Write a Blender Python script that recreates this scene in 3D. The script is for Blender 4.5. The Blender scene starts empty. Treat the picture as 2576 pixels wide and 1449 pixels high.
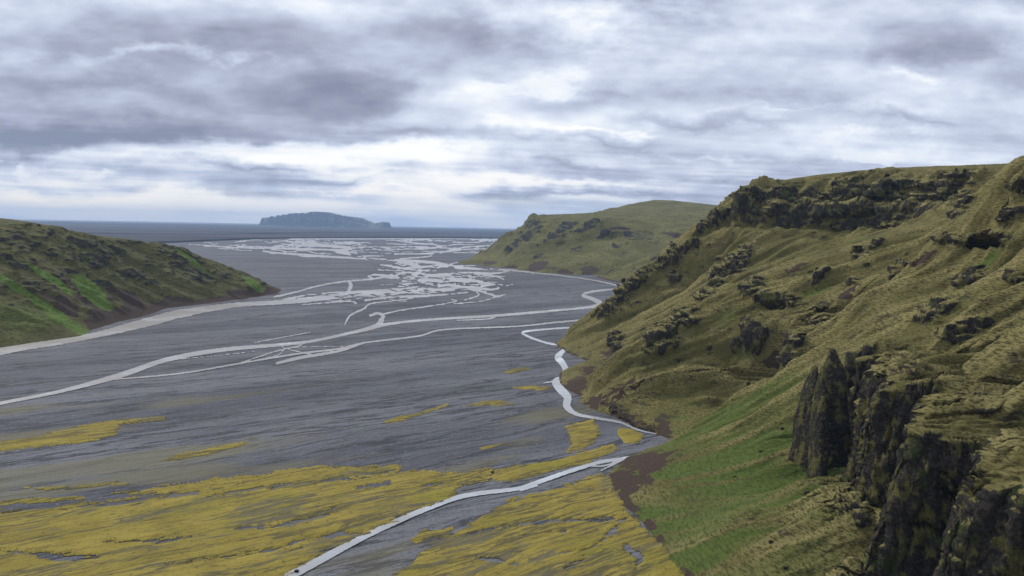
import bpy, math, random
import numpy as np
from mathutils import Matrix, Vector
scene = bpy.context.scene
COL = scene.collection
R = math.radians

# ------------------------------------------------------------------ camera
FPX, EYE = 1983.0, 150.0            # focal length in survey pixels (2576 wide), eye height over the plain
PITCH = math.atan((724.5 - 569.8) / FPX); ROLL = R(1.13)
FW = np.array([0, math.cos(PITCH), -math.sin(PITCH)])
UP0 = np.array([0, math.sin(PITCH), math.cos(PITCH)])
RT = math.cos(ROLL) * np.array([1., 0, 0]) + math.sin(ROLL) * UP0
UP = math.cos(ROLL) * UP0 - math.sin(ROLL) * np.array([1., 0, 0])
cam = bpy.data.cameras.new('camera'); cam_o = bpy.data.objects.new('camera', cam); COL.objects.link(cam_o)
cam.sensor_width = 36; cam.lens = 36 * FPX / 2576; cam.clip_start = 1; cam.clip_end = 200000
cam_o.matrix_world = Matrix(((RT[0], UP[0], -FW[0], 0), (RT[1], UP[1], -FW[1], 0), (RT[2], UP[2], -FW[2], EYE), (0, 0, 0, 1)))
scene.camera = cam_o
scene.view_settings.view_transform = 'Standard'; scene.view_settings.look = 'None'
scene.view_settings.gamma = 1; scene.view_settings.exposure = 0.66

def ray(px, py):
    px = np.asarray(px, float)[..., None]; py = np.asarray(py, float)[..., None]
    return FW + (px - 1288) / FPX * RT - (py - 724.5) / FPX * UP
def gp(px, py):                      # where a line of sight meets the plain (x, y)
    d = ray(px, py); t = -EYE / np.minimum(d[..., 2], -1e-4)
    return d[..., 0] * t, d[..., 1] * t
def at(px, py, y):                   # the point of a line of sight at distance y down the valley
    d = ray(px, py); t = y / d[1]; return (d[0] * t, y, EYE + d[2] * t)

# ------------------------------------------------------------------ small node language
class S:
    def __init__(s, nt, sock): s.nt = nt; s.k = sock
    def _m(s, op, *a, clamp=False):
        n = s.nt.nodes.new('ShaderNodeMath'); n.operation = op; n.use_clamp = clamp
        for i, v in enumerate((s,) + a):
            if isinstance(v, S): s.nt.links.new(v.k, n.inputs[i])
            else: n.inputs[i].default_value = v
        return S(s.nt, n.outputs[0])
    def __add__(s, o): return s._m('ADD', o)
    __radd__ = __add__
    def __mul__(s, o): return s._m('MULTIPLY', o)
    __rmul__ = __mul__
    def __sub__(s, o): return s._m('SUBTRACT', o)
    def __rsub__(s, o): return (s * -1) + o
    def __truediv__(s, o): return s._m('DIVIDE', o)
    def max(s, o): return s._m('MAXIMUM', o)
    def min(s, o): return s._m('MINIMUM', o)
    def abs(s): return s._m('ABSOLUTE')
    def pow(s, o): return s._m('POWER', o)
    def exp(s): return s._m('EXPONENT')
    def clamp(s): return s._m('ADD', 0.0, clamp=True)
    def step(s, a, b, lo=0.0, hi=1.0):
        n = s.nt.nodes.new('ShaderNodeMapRange'); n.interpolation_type = 'SMOOTHSTEP'
        s.nt.links.new(s.k, n.inputs[0])
        for i, v in zip((1, 2, 3, 4), (a, b, lo, hi)): n.inputs[i].default_value = v
        return S(s.nt, n.outputs[0])
def xyz(nt, x, y, z):
    n = nt.nodes.new('ShaderNodeCombineXYZ')
    for i, v in enumerate((x, y, z)):
        if isinstance(v, S): nt.links.new(v.k, n.inputs[i])
        else: n.inputs[i].default_value = v
    return S(nt, n.outputs[0])
def sep(v):
    n = v.nt.nodes.new('ShaderNodeSeparateXYZ'); v.nt.links.new(v.k, n.inputs[0])
    return [S(v.nt, o) for o in n.outputs]
def noise(v, scale, detail=4, rough=0.55, dist=0.0, dim='3D'):
    n = v.nt.nodes.new('ShaderNodeTexNoise'); n.noise_dimensions = dim; v.nt.links.new(v.k, n.inputs['Vector'])
    n.inputs['Scale'].default_value = scale; n.inputs['Detail'].default_value = detail
    n.inputs['Roughness'].default_value = rough; n.inputs['Distortion'].default_value = dist
    return S(v.nt, n.outputs[0])
def mix(f, a, b):
    nt = f.nt if isinstance(f, S) else (a.nt if isinstance(a, S) else b.nt)
    n = nt.nodes.new('ShaderNodeMix'); n.data_type = 'RGBA'; n.clamp_factor = True
    for sock, v in ((n.inputs[0], f), (n.inputs[6], a), (n.inputs[7], b)):
        if isinstance(v, S): nt.links.new(v.k, sock)
        elif isinstance(v, (int, float)): sock.default_value = v
        else: sock.default_value = (*v, 1)
    return S(nt, n.outputs[2])

# ------------------------------------------------------------------ sky: thin daylight sky behind layered cloud
SUN_DIR = Vector((-0.50, 0.58, 0.64)).normalized()
SUN_EL = math.asin(SUN_DIR.z); SUN_ROT = math.atan2(SUN_DIR.x, SUN_DIR.y)
world = bpy.data.worlds.new('World'); scene.world = world; world.use_nodes = True
wt = world.node_tree; wt.nodes.clear()
def build_sky():
    tc = wt.nodes.new('ShaderNodeTexCoord'); D = S(wt, tc.outputs['Generated'])
    dx, dy, dz = sep(D)
    sky = wt.nodes.new('ShaderNodeTexSky'); sky.sky_type = 'NISHITA'; sky.sun_disc = False
    sky.sun_elevation = SUN_EL; sky.sun_rotation = SUN_ROT; sky.altitude = 150
    # plan position on the cloud deck, and bearing / elevation
    zz = dz.max(0.0) + 0.055
    P = xyz(wt, dx / zz, dy / zz, 0.0)
    ys = dy.max(0.15)
    a = dx / ys; e = dz.max(0.0) / ys
    A0 = xyz(wt, a, e, 0.0)
    w1 = noise(A0, 5.0, 5, 0.6, dim='2D') - 0.5
    w2 = noise(xyz(wt, a + 7.3, e * 2.0 + 3.1, 0.0), 5.0, 5, 0.6, dim='2D') - 0.5
    aw = a + w1 * 0.20; ew = e + w2 * 0.080
    AW = xyz(wt, aw, ew, 0.0)
    def blobs(L):                                                     # soft ellipses of (px, py, radius, radius, weight)
        acc = None
        for px, py, sx, sy, w in L:
            d = ray(px, py); kx, ky = FPX / sx / 2.1, FPX / sy / 2.1
            m = wt.nodes.new('ShaderNodeVectorMath'); m.operation = 'MULTIPLY_ADD'; wt.links.new(AW.k, m.inputs[0])
            m.inputs[1].default_value = (kx, ky, 0); m.inputs[2].default_value = (-d[0] / d[1] * kx, -d[2] / d[1] * ky, 0)
            g = wt.nodes.new('ShaderNodeTexGradient'); g.gradient_type = 'QUADRATIC_SPHERE'; wt.links.new(m.outputs[0], g.inputs[0])
            acc = S(wt, g.outputs[1])._m('MULTIPLY_ADD', w, 0.0 if acc is None else acc)
        return acc
    dark = blobs([(0, 190, 340, 170, .9), (330, 250, 320, 120, .8), (640, 210, 300, 130, .7), (900, 195, 240, 110, .8), (1160, 100, 190, 85, .9), (560, 40, 520, 80, .5), (60, 330, 330, 50, .5), (420, 315, 260, 50, .5),
                  (2380, 95, 280, 75, .9), (2560, 200, 160, 60, .5), (40, 458, 130, 17, 1.), (1750, 298, 280, 22, .8), (1450, 405, 480, 24, .6), (640, 413, 360, 17, .7), (1000, 345, 190, 26, .5),
                  (1450, 486, 480, 15, .7), (2350, 430, 450, 34, .5), (860, 455, 280, 13, .5), (2000, 235, 420, 40, .3), (1500, 350, 460, 16, .5), (2300, 300, 320, 18, .45), (1900, 445, 420, 16, .5)])
    under = blobs([(380, 322, 300, 34, 1.), (60, 336, 220, 26, .9), (820, 250, 230, 50, 1.), (1010, 195, 170, 46, .7), (200, 205, 280, 36, .7), (1200, 115, 120, 46, .6), (2420, 125, 230, 40, .7), (620, 100, 320, 30, .5)])
    bright = blobs([(1420, 60, 230, 150, .6), (1330, 235, 150, 36, .6), (620, 378, 560, 36, 1.), (1080, 397, 260, 28, .9), (150, 390, 200, 30, .6), (420, 508, 480, 26, .8),
                    (1300, 450, 440, 15, .9), (2150, 345, 220, 30, .4), (1800, 375, 340, 14, .5), (1700, 30, 220, 60, .25), (300, 145, 260, 24, .6), (640, 160, 260, 24, .45), (950, 480, 440, 14, .6), (1500, 330, 320, 11, .5), (2000, 270, 280, 12, .5), (2330, 195, 150, 20, .5)])
    nA = noise(xyz(wt, a + 11.3, e * 2.6, 0.0), 4.2, 6, 0.55, dim='2D')          # lumps
    nA2 = noise(xyz(wt, a + 11.3, e * 2.6 + 0.05, 0.0), 4.2, 4, 0.55, dim='2D')   # the same a little higher: top-lit relief
    nF = noise(xyz(wt, a * 1.3 + 4.1, e * 2.6, 0.0), 15.0, 4, 0.6, dim='2D')
    stripes = noise(xyz(wt, a * 0.55 + w1 * 0.10, e * 11.0 + a * 0.25, 1.7), 4.5, 5, 0.55, dim='2D')
    plan = noise(P, 0.55, 4, 0.5, dim='2D')
    low = e.step(0.02, 0.17, 1.0, 0.0)                                 # sheets near the horizon
    fine = noise(xyz(wt, a * 1.6 + w1 * .12, e * 3.6 + w2 * .12, 8.), 9.0, 7, 0.62, dim='2D')
    body = nA * 0.42 + fine * 0.20 + plan * 0.38
    relief = (nA - nA2) * 1.5
    dm = (dark * 1.35 + (nA - .5) * .75 + (fine - .5) * .75).step(.22, .95)
    um = (under * 1.25 + (nA - .5) * .6 + (fine - .5) * .5).step(.22, 1.0)
    bm = (bright * 1.35 + (nA - .5) * .6 + (fine - .5) * .8).step(.22, .95)
    puff = blobs([(1330, 238, 120, 30, 1.), (2190, 372, 190, 34, .8), (60, 400, 130, 40, .7), (2080, 350, 70, 22, .5), (240, 430, 150, 20, .5), (1150, 262, 90, 18, .4), (2250, 330, 190, 10, .4)])
    pm = (puff + (fine - .5) * 1.5 + (nF - .5) * .5).step(.45, .70) * puff.step(.05, .35)
    t = (body - .5) * .95 * (1.0 - low * .6) + (stripes - .5) * 1.6 * low + relief * .7 + .58 - dm * (.27 + (nA - .5) * .6) - um * .21 + bm * .33
    t = t + pm * (.80 - t) * .6
    t = t.clamp()
    ramp = wt.nodes.new('ShaderNodeValToRGB'); wt.links.new(t.k, ramp.inputs[0])
    el = ramp.color_ramp.elements
    el[0].position = 0.0; el[0].color = (.215, .240, .330, 1)
    el[1].position = 1.0; el[1].color = (.93, .93, .92, 1)
    for p_, c_ in ((.22, (.325, .350, .455)), (.45, (.475, .525, .655)), (.68, (.64, .70, .80)), (.86, (.82, .84, .87))):
        x = el.new(p_); x.color = (*c_, 1)
    cloud = S(wt, ramp.outputs[0])
    warm = e.step(0.01, 0.11, 1.0, 0.0) * t.step(0.40, 0.80)
    cloud = mix(e.step(0.0, .05, 1., 0.) * .6, cloud, (.62, .70, .80)); cloud = mix(warm * 0.6, cloud, (.95, .88, .80))
    skyc = S(wt, sky.outputs[0])
    bgm = wt.nodes.new('ShaderNodeMix'); bgm.data_type = 'RGBA'; bgm.blend_type = 'MULTIPLY'; bgm.inputs[0].default_value = 1
    wt.links.new(cloud.k, bgm.inputs[6]); bgm.inputs[7].default_value = (7.45, 7.45, 7.45, 1); bgm.clamp_result = False
    cl10 = S(wt, bgm.outputs[2])
    gap = (stripes.step(0.40, 0.56, 0.0, 1.0) + nA.step(.40, .60)).clamp()
    cover = 1.0 - blobs([(120, 492, 330, 18, .55), (300, 535, 500, 14, .35), (1300, 505, 500, 12, .3)]) * (1.0 - gap * 0.5)
    out = mix(cover.max(0.35), skyc, cl10)
    bg = wt.nodes.new('ShaderNodeBackground'); bg.inputs[1].default_value = 0.1
    wt.links.new(out.k, bg.inputs[0])
    wo = wt.nodes.new('ShaderNodeOutputWorld'); wt.links.new(bg.outputs[0], wo.inputs[0])
build_sky()
world.cycles.sampling_method = 'MANUAL'; world.cycles.sample_map_resolution = 512
sun = bpy.data.lights.new('sun', 'SUN'); sun.energy = 1.5; sun.angle = R(11); sun.color = (1.0, 0.95, 0.88)
sun_o = bpy.data.objects.new('sun', sun); COL.objects.link(sun_o)
sun_o.rotation_euler = SUN_DIR.to_track_quat('Z', 'Y').to_euler()

# ------------------------------------------------------------------ noise in numpy
def _grad(ix, iy, iz, seed):
    h = (ix.astype(np.uint32) * np.uint32(374761393)) ^ (iy.astype(np.uint32) * np.uint32(668265263)) ^ (iz.astype(np.uint32) * np.uint32(2147483647 & 1274126177)) ^ np.uint32(seed * 97 + 13)
    h = (h ^ (h >> np.uint32(13))) * np.uint32(1274126177); h = h ^ (h >> np.uint32(16))
    h = h * np.uint32(2246822519); return h ^ (h >> np.uint32(15))
def perlin(x, y, z=None, seed=0):
    x = np.asarray(x, np.float32); y = np.asarray(y, np.float32)
    x0 = np.floor(x); y0 = np.floor(y); fx = x - x0; fy = y - y0
    ix = x0.astype(np.int32); iy = y0.astype(np.int32)
    u = fx * fx * fx * (fx * (fx * 6 - 15) + 10); v = fy * fy * fy * (fy * (fy * 6 - 15) + 10)
    if z is None:
        zero = np.zeros_like(ix); res = []
        for j in (0, 1):
            row = []
            for i in (0, 1):
                h = _grad(ix + i, iy + j, zero, seed); an = (h & np.uint32(1023)).astype(np.float32) * np.float32(2 * math.pi / 1024)
                row.append(np.cos(an) * (fx - i) + np.sin(an) * (fy - j))
            res.append(row[0] + u * (row[1] - row[0]))
        return (res[0] + v * (res[1] - res[0])) * 1.5
    z = np.asarray(z, np.float32); z0 = np.floor(z); fz = z - z0; iz = z0.astype(np.int32)
    w = fz * fz * fz * (fz * (fz * 6 - 15) + 10); lay = []
    for k in (0, 1):
        res = []
        for j in (0, 1):
            row = []
            for i in (0, 1):
                h = _grad(ix + i, iy + j, iz + k, seed)
                gx = (h & np.uint32(255)).astype(np.float32) / 127.5 - 1
                gy = ((h >> np.uint32(8)) & np.uint32(255)).astype(np.float32) / 127.5 - 1
                gz = ((h >> np.uint32(16)) & np.uint32(255)).astype(np.float32) / 127.5 - 1
                row.append(gx * (fx - i) + gy * (fy - j) + gz * (fz - k))
            res.append(row[0] + u * (row[1] - row[0]))
        lay.append(res[0] + v * (res[1] - res[0]))
    return (lay[0] + w * (lay[1] - lay[0])) * 1.3
def fbm(x, y, z=None, o=4, seed=0, gain=.5, ridged=False):
    s = 0; a = 1.; t = 0.; f = 1.
    for i in range(o):
        n = perlin(x * f, y * f, None if z is None else z * f, seed + i * 7)
        if ridged: n = 1 - 2 * np.abs(n)
        s = s + a * n; t += a; a *= gain; f *= 2.03
    return s / t
def sstep(x, a, b):
    t = np.clip((x - a) / (b - a), 0, 1); return t * t * (3 - 2 * t)

# ------------------------------------------------------------------ object helpers
def tag(o, label=None, cat=None, group=None, kind=None):
    if label: o['label'] = label
    if cat: o['category'] = cat
    if group: o['group'] = group
    if kind: o['kind'] = kind
    return o
def mesh_obj(name, V, T, mat, attrs=None, smooth=True, parent=None):
    V = np.asarray(V, np.float32); T = np.asarray(T, np.int32)
    me = bpy.data.meshes.new(name); n = T.shape[1]
    me.vertices.add(len(V)); me.vertices.foreach_set('co', V.ravel())
    me.loops.add(T.size); me.loops.foreach_set('vertex_index', T.ravel())
    me.polygons.add(len(T)); me.polygons.foreach_set('loop_start', np.arange(0, T.size, n, dtype=np.int32))
    me.polygons.foreach_set('use_smooth', np.full(len(T), smooth))
    for k, v in (attrs or {}).items():
        at_ = me.attributes.new(k, 'FLOAT', 'POINT'); at_.data.foreach_set('value', np.asarray(v, np.float32))
    me.update(); me.validate(); me.materials.append(mat)
    o = bpy.data.objects.new(name, me); COL.objects.link(o)
    if parent: o.parent = parent
    return o
def sub_obj(name, V, Fc, sel, mat, attrs):
    F2 = Fc[sel]; used, inv = np.unique(F2, return_inverse=True)
    return mesh_obj(name, V[used], inv.reshape(F2.shape), mat, {k: v[used] for k, v in attrs.items()})
def largest_piece(Fc, sel):          # keep only the biggest connected part of a face selection
    idx = np.where(sel)[0]; F2 = Fc[idx]; u, inv = np.unique(F2, return_inverse=True); F2 = inv.reshape(F2.shape); lab = np.arange(len(u))
    while True:
        m = lab[F2].min(1); new = lab.copy(); np.minimum.at(new, F2.ravel(), np.repeat(m, F2.shape[1])); new = new[new]
        if (new == lab).all(): break
        lab = new
    fl = lab[F2[:, 0]]; ids, cnt = np.unique(fl, return_counts=True); out = np.zeros(len(sel), bool); out[idx[fl == ids[cnt.argmax()]]] = True
    return out
def grid_faces(nr, nc):
    i = np.arange(nr * nc, dtype=np.int32).reshape(nr, nc)
    return np.stack([i[:-1, :-1], i[:-1, 1:], i[1:, 1:], i[1:, :-1]], -1).reshape(-1, 4)
def grid_normals(P):
    du = np.gradient(P, axis=1); dv = np.gradient(P, axis=0); n = np.cross(du, dv)
    n /= np.linalg.norm(n, axis=-1, keepdims=True) + 1e-9
    return np.where(n[..., 2:3] < 0, -n, n)

# ------------------------------------------------------------------ materials
def new_mat(name):
    m = bpy.data.materials.new(name); m.use_nodes = True; nt = m.node_tree
    b = nt.nodes['Principled BSDF']; return m, nt, b
def attr(nt, name):
    n = nt.nodes.new('ShaderNodeAttribute'); n.attribute_name = name; return S(nt, n.outputs['Fac'])
def pos(nt):
    n = nt.nodes.new('ShaderNodeNewGeometry'); return S(nt, n.outputs['Position'])
def bump(nt, b, h, strength, dist):
    n = nt.nodes.new('ShaderNodeBump'); n.inputs['Strength'].default_value = strength; n.inputs['Distance'].default_value = dist
    nt.links.new(h.k, n.inputs['Height']); nt.links.new(n.outputs[0], b.inputs['Normal'])

def hill_material(name, unit=1.0, moss_on=.85, grassy=(.152, .136, .040), green=(.082, .112, .022), rock_c=(.034, .029, .024), tan=(.262, .222, .086)):
    """moss and grass with rock and bare soil; unit = size of the tufts in metres"""
    m, nt, b = new_mat(name); P = pos(nt); x, y, z = sep(P)
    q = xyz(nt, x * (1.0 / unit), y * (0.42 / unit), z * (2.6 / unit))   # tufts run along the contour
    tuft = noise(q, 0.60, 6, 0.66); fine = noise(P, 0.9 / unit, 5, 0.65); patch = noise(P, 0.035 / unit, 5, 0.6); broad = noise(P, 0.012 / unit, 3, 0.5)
    rock, grn, soil = attr(nt, 'rock'), attr(nt, 'green'), attr(nt, 'soil')
    g = mix((patch.step(.38, .64) * .6 + attr(nt, 'dry') * .8).clamp(), tuple(c * .80 for c in grassy), tan)
    g = mix(tuft.step(.41, .53), tuple(c * .52 for c in grassy), g)  # darker between tufts: shade of their undersides put into the albedo, with peaty dead bits
    g = mix(noise(xyz(nt, x * .08, y * .05, z * .16), 1. / unit, 6, .72).step(.57, .64) * .85, g, (.046, .042, .026))
    g2 = mix(tuft.step(.38, .58), tuple(c * .72 for c in green), tuple(c * 1.22 for c in green))  # green grass gets the same painted shade between tufts, milder
    c = mix((grn + (broad - .5) * 0.9 * grn + (patch - .5) * .5).step(.15, .75), g, g2)
    sc = mix(fine.step(.35, .68), (.048, .032, .023), (.090, .061, .044))
    c = mix((soil + (fine - .5) * .5).step(.42, .58), c, sc)
    rc = mix(fine.step(.40, .66), tuple(v * .55 for v in rock_c), tuple(v * 1.7 for v in rock_c))
    rc = mix(noise(P, .35 / unit, 4, .7).step(.62, .74) * 0.55, rc, (.090, .084, .078))
    rc = mix(noise(xyz(nt, x * .20, y * .20, z * .11), 1. / unit, 6, .66).step(.51, .59) * moss_on, rc, tuple(v * .85 for v in grassy))
    rc = mix(noise(P, .07 / unit, 5, .6).step(.58, .66) * moss_on * .6, rc, tuple(v * .75 for v in green))
    c = mix((rock + (fine - .5) * .7).step(.40, .62), c, rc)
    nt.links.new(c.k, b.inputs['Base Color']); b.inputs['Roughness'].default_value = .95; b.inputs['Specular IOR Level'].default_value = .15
    bump(nt, b, tuft * 1.0 + fine * .55, 1.0, 1.5 * unit)
    return m
FLOW = R(38)
def flow_coords(nt):
    x, y, z = sep(pos(nt)); c, s = math.cos(FLOW), math.sin(FLOW)
    return x * c + y * s, y * c - x * s
def gravel_material(name):
    m, nt, b = new_mat(name); u, v = flow_coords(nt); P = pos(nt)
    wv = v + (noise(xyz(nt, u * .006, v * .012, 0.), 1., 3) - .5) * 34.0
    s1 = noise(xyz(nt, u * .012, wv * .11, 0.), 1., 5, .6); s2 = noise(xyz(nt, u * .03, wv * .45, 5.), 1., 4, .6)
    s3 = noise(xyz(nt, u * .0022, v * .010, 9.), 1., 4, .55)
    s4 = noise(xyz(nt, u * .0035, wv * .028, 14.), 1., 6, .62); s5 = noise(xyz(nt, u * .016, wv * .13, 19.), 1., 4, .6)
    sp = noise(P, .8, 3, .7); sp2 = noise(P, .16, 4, .65)
    c = mix(s3.step(.36, .62), (.072, .075, .090), (.152, .156, .170))
    c = mix(s1.step(.30, .44) * .6 + .4, (.056, .058, .066), c)
    c = mix(s2.step(.42, .66) * .32, c, (.162, .166, .177))
    c = mix((s4 - .5).abs().step(.004, .026, 1., 0.) * .95, c, (.040, .039, .046)); c = mix((s5 - .5).abs().step(.004, .030, 1., 0.) * .7, c, (.048, .047, .054))
    c = mix(sp2.step(.58, .74) * .45, c, (.205, .20, .205)); c = mix(sp.step(.54, .62) * .65, c, (.052, .053, .059)); c = mix(noise(P, .33, 3, .7).step(.60, .68) * .6, c, (.215, .215, .222))
    pale = attr(nt, 'pale')
    c = mix((pale + (s2 - .5) * .9).step(.25, .80) * .6, c, (.165, .150, .085))
    nt.links.new(c.k, b.inputs['Base Color']); b.inputs['Roughness'].default_value = .9; b.inputs['Specular IOR Level'].default_value = .2
    bump(nt, b, s1 * 1.0 + s2 * .3 + sp * .45 + s4 * 2.0, 1.0, 1.4); return m
def moss_material(name):
    m, nt, b = new_mat(name); u, v = flow_coords(nt); P = pos(nt)
    wv = v + (noise(xyz(nt, u * .01, v * .02, 2.), 1., 3) - .5) * 20.0
    s1 = noise(xyz(nt, u * .022, wv * .16, 0.), 1., 5, .62); s2 = noise(P, .045, 4, .6); sp = noise(P, 1.1, 4, .7)
    c = mix(s2.step(.36, .66), (.275, .217, .044), (.340, .268, .060))
    c = mix(s1.step(.30, .44), (.170, .140, .042), c); c = mix(sp.step(.54, .66) * .55, c, (.120, .100, .025))
    c = mix(noise(P, .016, 3).step(.52, .70) * .6, c, (.235, .215, .030))
    m4 = noise(xyz(nt, u * .006, wv * .045, 24.), 1., 6, .64); m5 = noise(xyz(nt, u * .02, wv * .14, 29.), 1., 5, .62)
    c = mix((m4 - .5).abs().step(.004, .026, 1., 0.) * .85, c, (.095, .085, .050)); c = mix((m5 - .5).abs().step(.004, .030, 1., 0.) * .55, c, (.130, .108, .042))
    thin = noise(xyz(nt, u * .05, wv * .34, 7.), 1., 5, .68); zone = noise(xyz(nt, u * .008, wv * .03, 3.), 1., 4, .6)
    c = mix((thin + (zone - .5) * 1.6).step(.60, .70) * .75, c, (.120, .112, .085)); c = mix(noise(P, .35, 4, .7).step(.57, .66) * .7, c, (.105, .090, .045))
    nt.links.new(c.k, b.inputs['Base Color']); b.inputs['Roughness'].default_value = 1; b.inputs['Specular IOR Level'].default_value = .1
    bump(nt, b, s1 * 1.2 + sp * .6 + m4 * 1.5, 1.0, 1.3); return m
def water_material(name, col, rough):
    m, nt, b = new_mat(name); P = pos(nt); n = noise(P, .03, 4, .6); c = mix(n.step(.35, .65), tuple(v * .80 for v in col), col); x_, y_, z_ = sep(P)
    c = mix(noise(xyz(nt, x_ * .006, y_ * .012, 0.), 1., 5, .65).step(.40, .58) * .85, c, (col[0] * .66, col[1] * .61, col[2] * .57))
    c = mix(noise(xyz(nt, x_ * .03, y_ * .02, 6.), 1., 5, .65).step(.58, .68) * .7, c, (min(col[0] * 1.5, .75), min(col[1] * 1.55, .77), min(col[2] * 1.6, .8)))
    nt.links.new(c.k, b.inputs['Base Color']); b.inputs['Roughness'].default_value = rough; b.inputs['IOR'].default_value = 1.33
    bump(nt, b, noise(P, .5, 4, .6), .35, .12); return m
def plain_material(name, col):
    m, nt, b = new_mat(name); x, y, z = sep(pos(nt)); n = noise(xyz(nt, x * .0002, y * .0009, 0.), 1., 6, .6)
    c = mix(n.step(.36, .64), tuple(v * .62 for v in col), tuple(v * 1.25 for v in col))
    nt.links.new(c.k, b.inputs['Base Color']); b.inputs['Roughness'].default_value = .95; b.inputs['Specular IOR Level'].default_value = .1; return m
M_GRAVEL = gravel_material('black_gravel'); M_MOSS = moss_material('golden_moss')
M_SILT = water_material('silty_water', (.40, .387, .378), .30); M_CLEAR = water_material('clear_water', (.47, .50, .53), .18)
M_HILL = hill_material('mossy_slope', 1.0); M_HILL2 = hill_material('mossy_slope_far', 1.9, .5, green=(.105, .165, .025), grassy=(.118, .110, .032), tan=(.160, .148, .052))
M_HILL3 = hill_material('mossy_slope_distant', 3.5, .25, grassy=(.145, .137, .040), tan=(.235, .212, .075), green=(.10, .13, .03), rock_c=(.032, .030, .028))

# ------------------------------------------------------------------ the plain
def build_ground():
    ys = 1 / np.linspace(1 / 45000, 1 / 90, 640); ys = ys[::-1]
    us = np.linspace(-1.35, 1.35, 300)
    Y, U = np.meshgrid(ys, us, indexing='ij'); X = U * Y
    c, s = math.cos(FLOW), math.sin(FLOW); a = X * c + Y * s; b = Y * c - X * s
    Z = (fbm(a / 90, b / 14, o=3, seed=3) * .35 * sstep(2500 - Y, 0, 1200)).astype(float) - .35
    # greyer-green dusting of moss over the nearer bars
    pale = sstep(860 - Y, 0, 330) * sstep(fbm(a / 220, b / 50, o=3, seed=5), -.15, .5)
    o = mesh_obj('ground', np.stack([X, Y, Z], -1).reshape(-1, 3), grid_faces(*X.shape), M_GRAVEL, {'pale': pale.ravel()})
    tag(o, 'dark grey gravel outwash plain streaked with old dry channels', 'gravel plain', kind='structure')
build_ground()

# patches lying on the plain: clip a triangle grid where a field is positive
def contour(px0, px1, py0, py1, step, field, lift, mat, name, thick=0.0):
    xs = np.arange(px0, px1 + step, step); ys = np.arange(py0, py1 + step, step)
    PX, PY = np.meshgrid(xs, ys); GX, GY = gp(PX, PY)
    f = field(PX, PY, GX, GY).astype(float)
    Z = np.full(f.shape, lift) + thick * sstep(f, 0, 6)
    P = np.stack([GX, GY, Z], -1).reshape(-1, 3); f = f.ravel()
    q = grid_faces(*PX.shape); T = np.concatenate([q[:, [0, 2, 1]], q[:, [0, 3, 2]]])
    ins = f[T] > 0; cnt = ins.sum(1); V = [P]; out = [T[cnt == 3]]; nv = len(P)
    def cut(i, j):
        t = (f[i] / (f[i] - f[j]))[:, None]; p = P[i] + t * (P[j] - P[i]); p[:, 2] = lift; return p
    for k in (1, 2):
        A = T[cnt == k]
        if not len(A): continue
        odd = ins[cnt == k] if k == 1 else ~ins[cnt == k]
        r = odd.argmax(1)[:, None]; A = np.take_along_axis(A, (r + np.arange(3)) % 3, 1)
        p1, p2 = cut(A[:, 0], A[:, 1]), cut(A[:, 0], A[:, 2]); m = len(A)
        i1 = nv + np.arange(m); i2 = i1 + m; V += [p1, p2]; nv += 2 * m
        if k == 1: out.append(np.stack([A[:, 0], i1, i2], 1))
        else: out += [np.stack([i1, A[:, 1], A[:, 2]], 1), np.stack([i1, A[:, 2], i2], 1)]
    V = np.concatenate(V); T = np.concatenate(out)
    used, inv = np.unique(T, return_inverse=True)
    return mesh_obj(name, V[used], inv.reshape(T.shape), mat, smooth=True)

def ribbons(lines, PX, PY):          # > 0 inside; lines of (px, py, thickness)
    best = np.full(PX.shape, -99.)
    x0, y0 = PX[0, 0], PY[0, 0]; st = PX[0, 1] - PX[0, 0]
    for L in lines:
        L = np.array(L, float)
        # Catmull-Rom refinement
        P = np.concatenate([2 * L[:1] - L[1:2], L, 2 * L[-1:] - L[-2:-1]]); pts = []
        for i in range(1, len(P) - 2):
            for t in np.linspace(0, 1, 6, endpoint=False):
                pts.append(.5 * (2 * P[i] + (P[i + 1] - P[i - 1]) * t + (2 * P[i - 1] - 5 * P[i] + 4 * P[i + 1] - P[i + 2]) * t * t + (3 * P[i] - P[i - 1] - 3 * P[i + 1] + P[i + 2]) * t ** 3))
        pts.append(L[-1]); pts = np.array(pts)
        for A, B in zip(pts[:-1], pts[1:]):
            w = max(A[2], B[2]) / 2 + 8
            c0 = int(max(0, (min(A[0], B[0]) - w - x0) / st)); c1 = int(min(PX.shape[1], (max(A[0], B[0]) + w - x0) / st + 2))
            r0 = int(max(0, (min(A[1], B[1]) - w - y0) / st)); r1 = int(min(PX.shape[0], (max(A[1], B[1]) + w - y0) / st + 2))
            if c0 >= c1 or r0 >= r1: continue
            X, Y = PX[r0:r1, c0:c1], PY[r0:r1, c0:c1]; d = B[:2] - A[:2]; l2 = d @ d + 1e-9
            t = np.clip(((X - A[0]) * d[0] + (Y - A[1]) * d[1]) / l2, 0, 1)
            f = (A[2] + (B[2] - A[2]) * t) / 2 - np.hypot(X - A[0] - t * d[0], Y - A[1] - t * d[1])
            best[r0:r1, c0:c1] = np.maximum(best[r0:r1, c0:c1], f)
    return best
def Z8(L): return [(447.2 + .34724 * x, 498.3 + .34724 * y, max(.34724 * t, 1.6)) for x, y, t in L]

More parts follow.
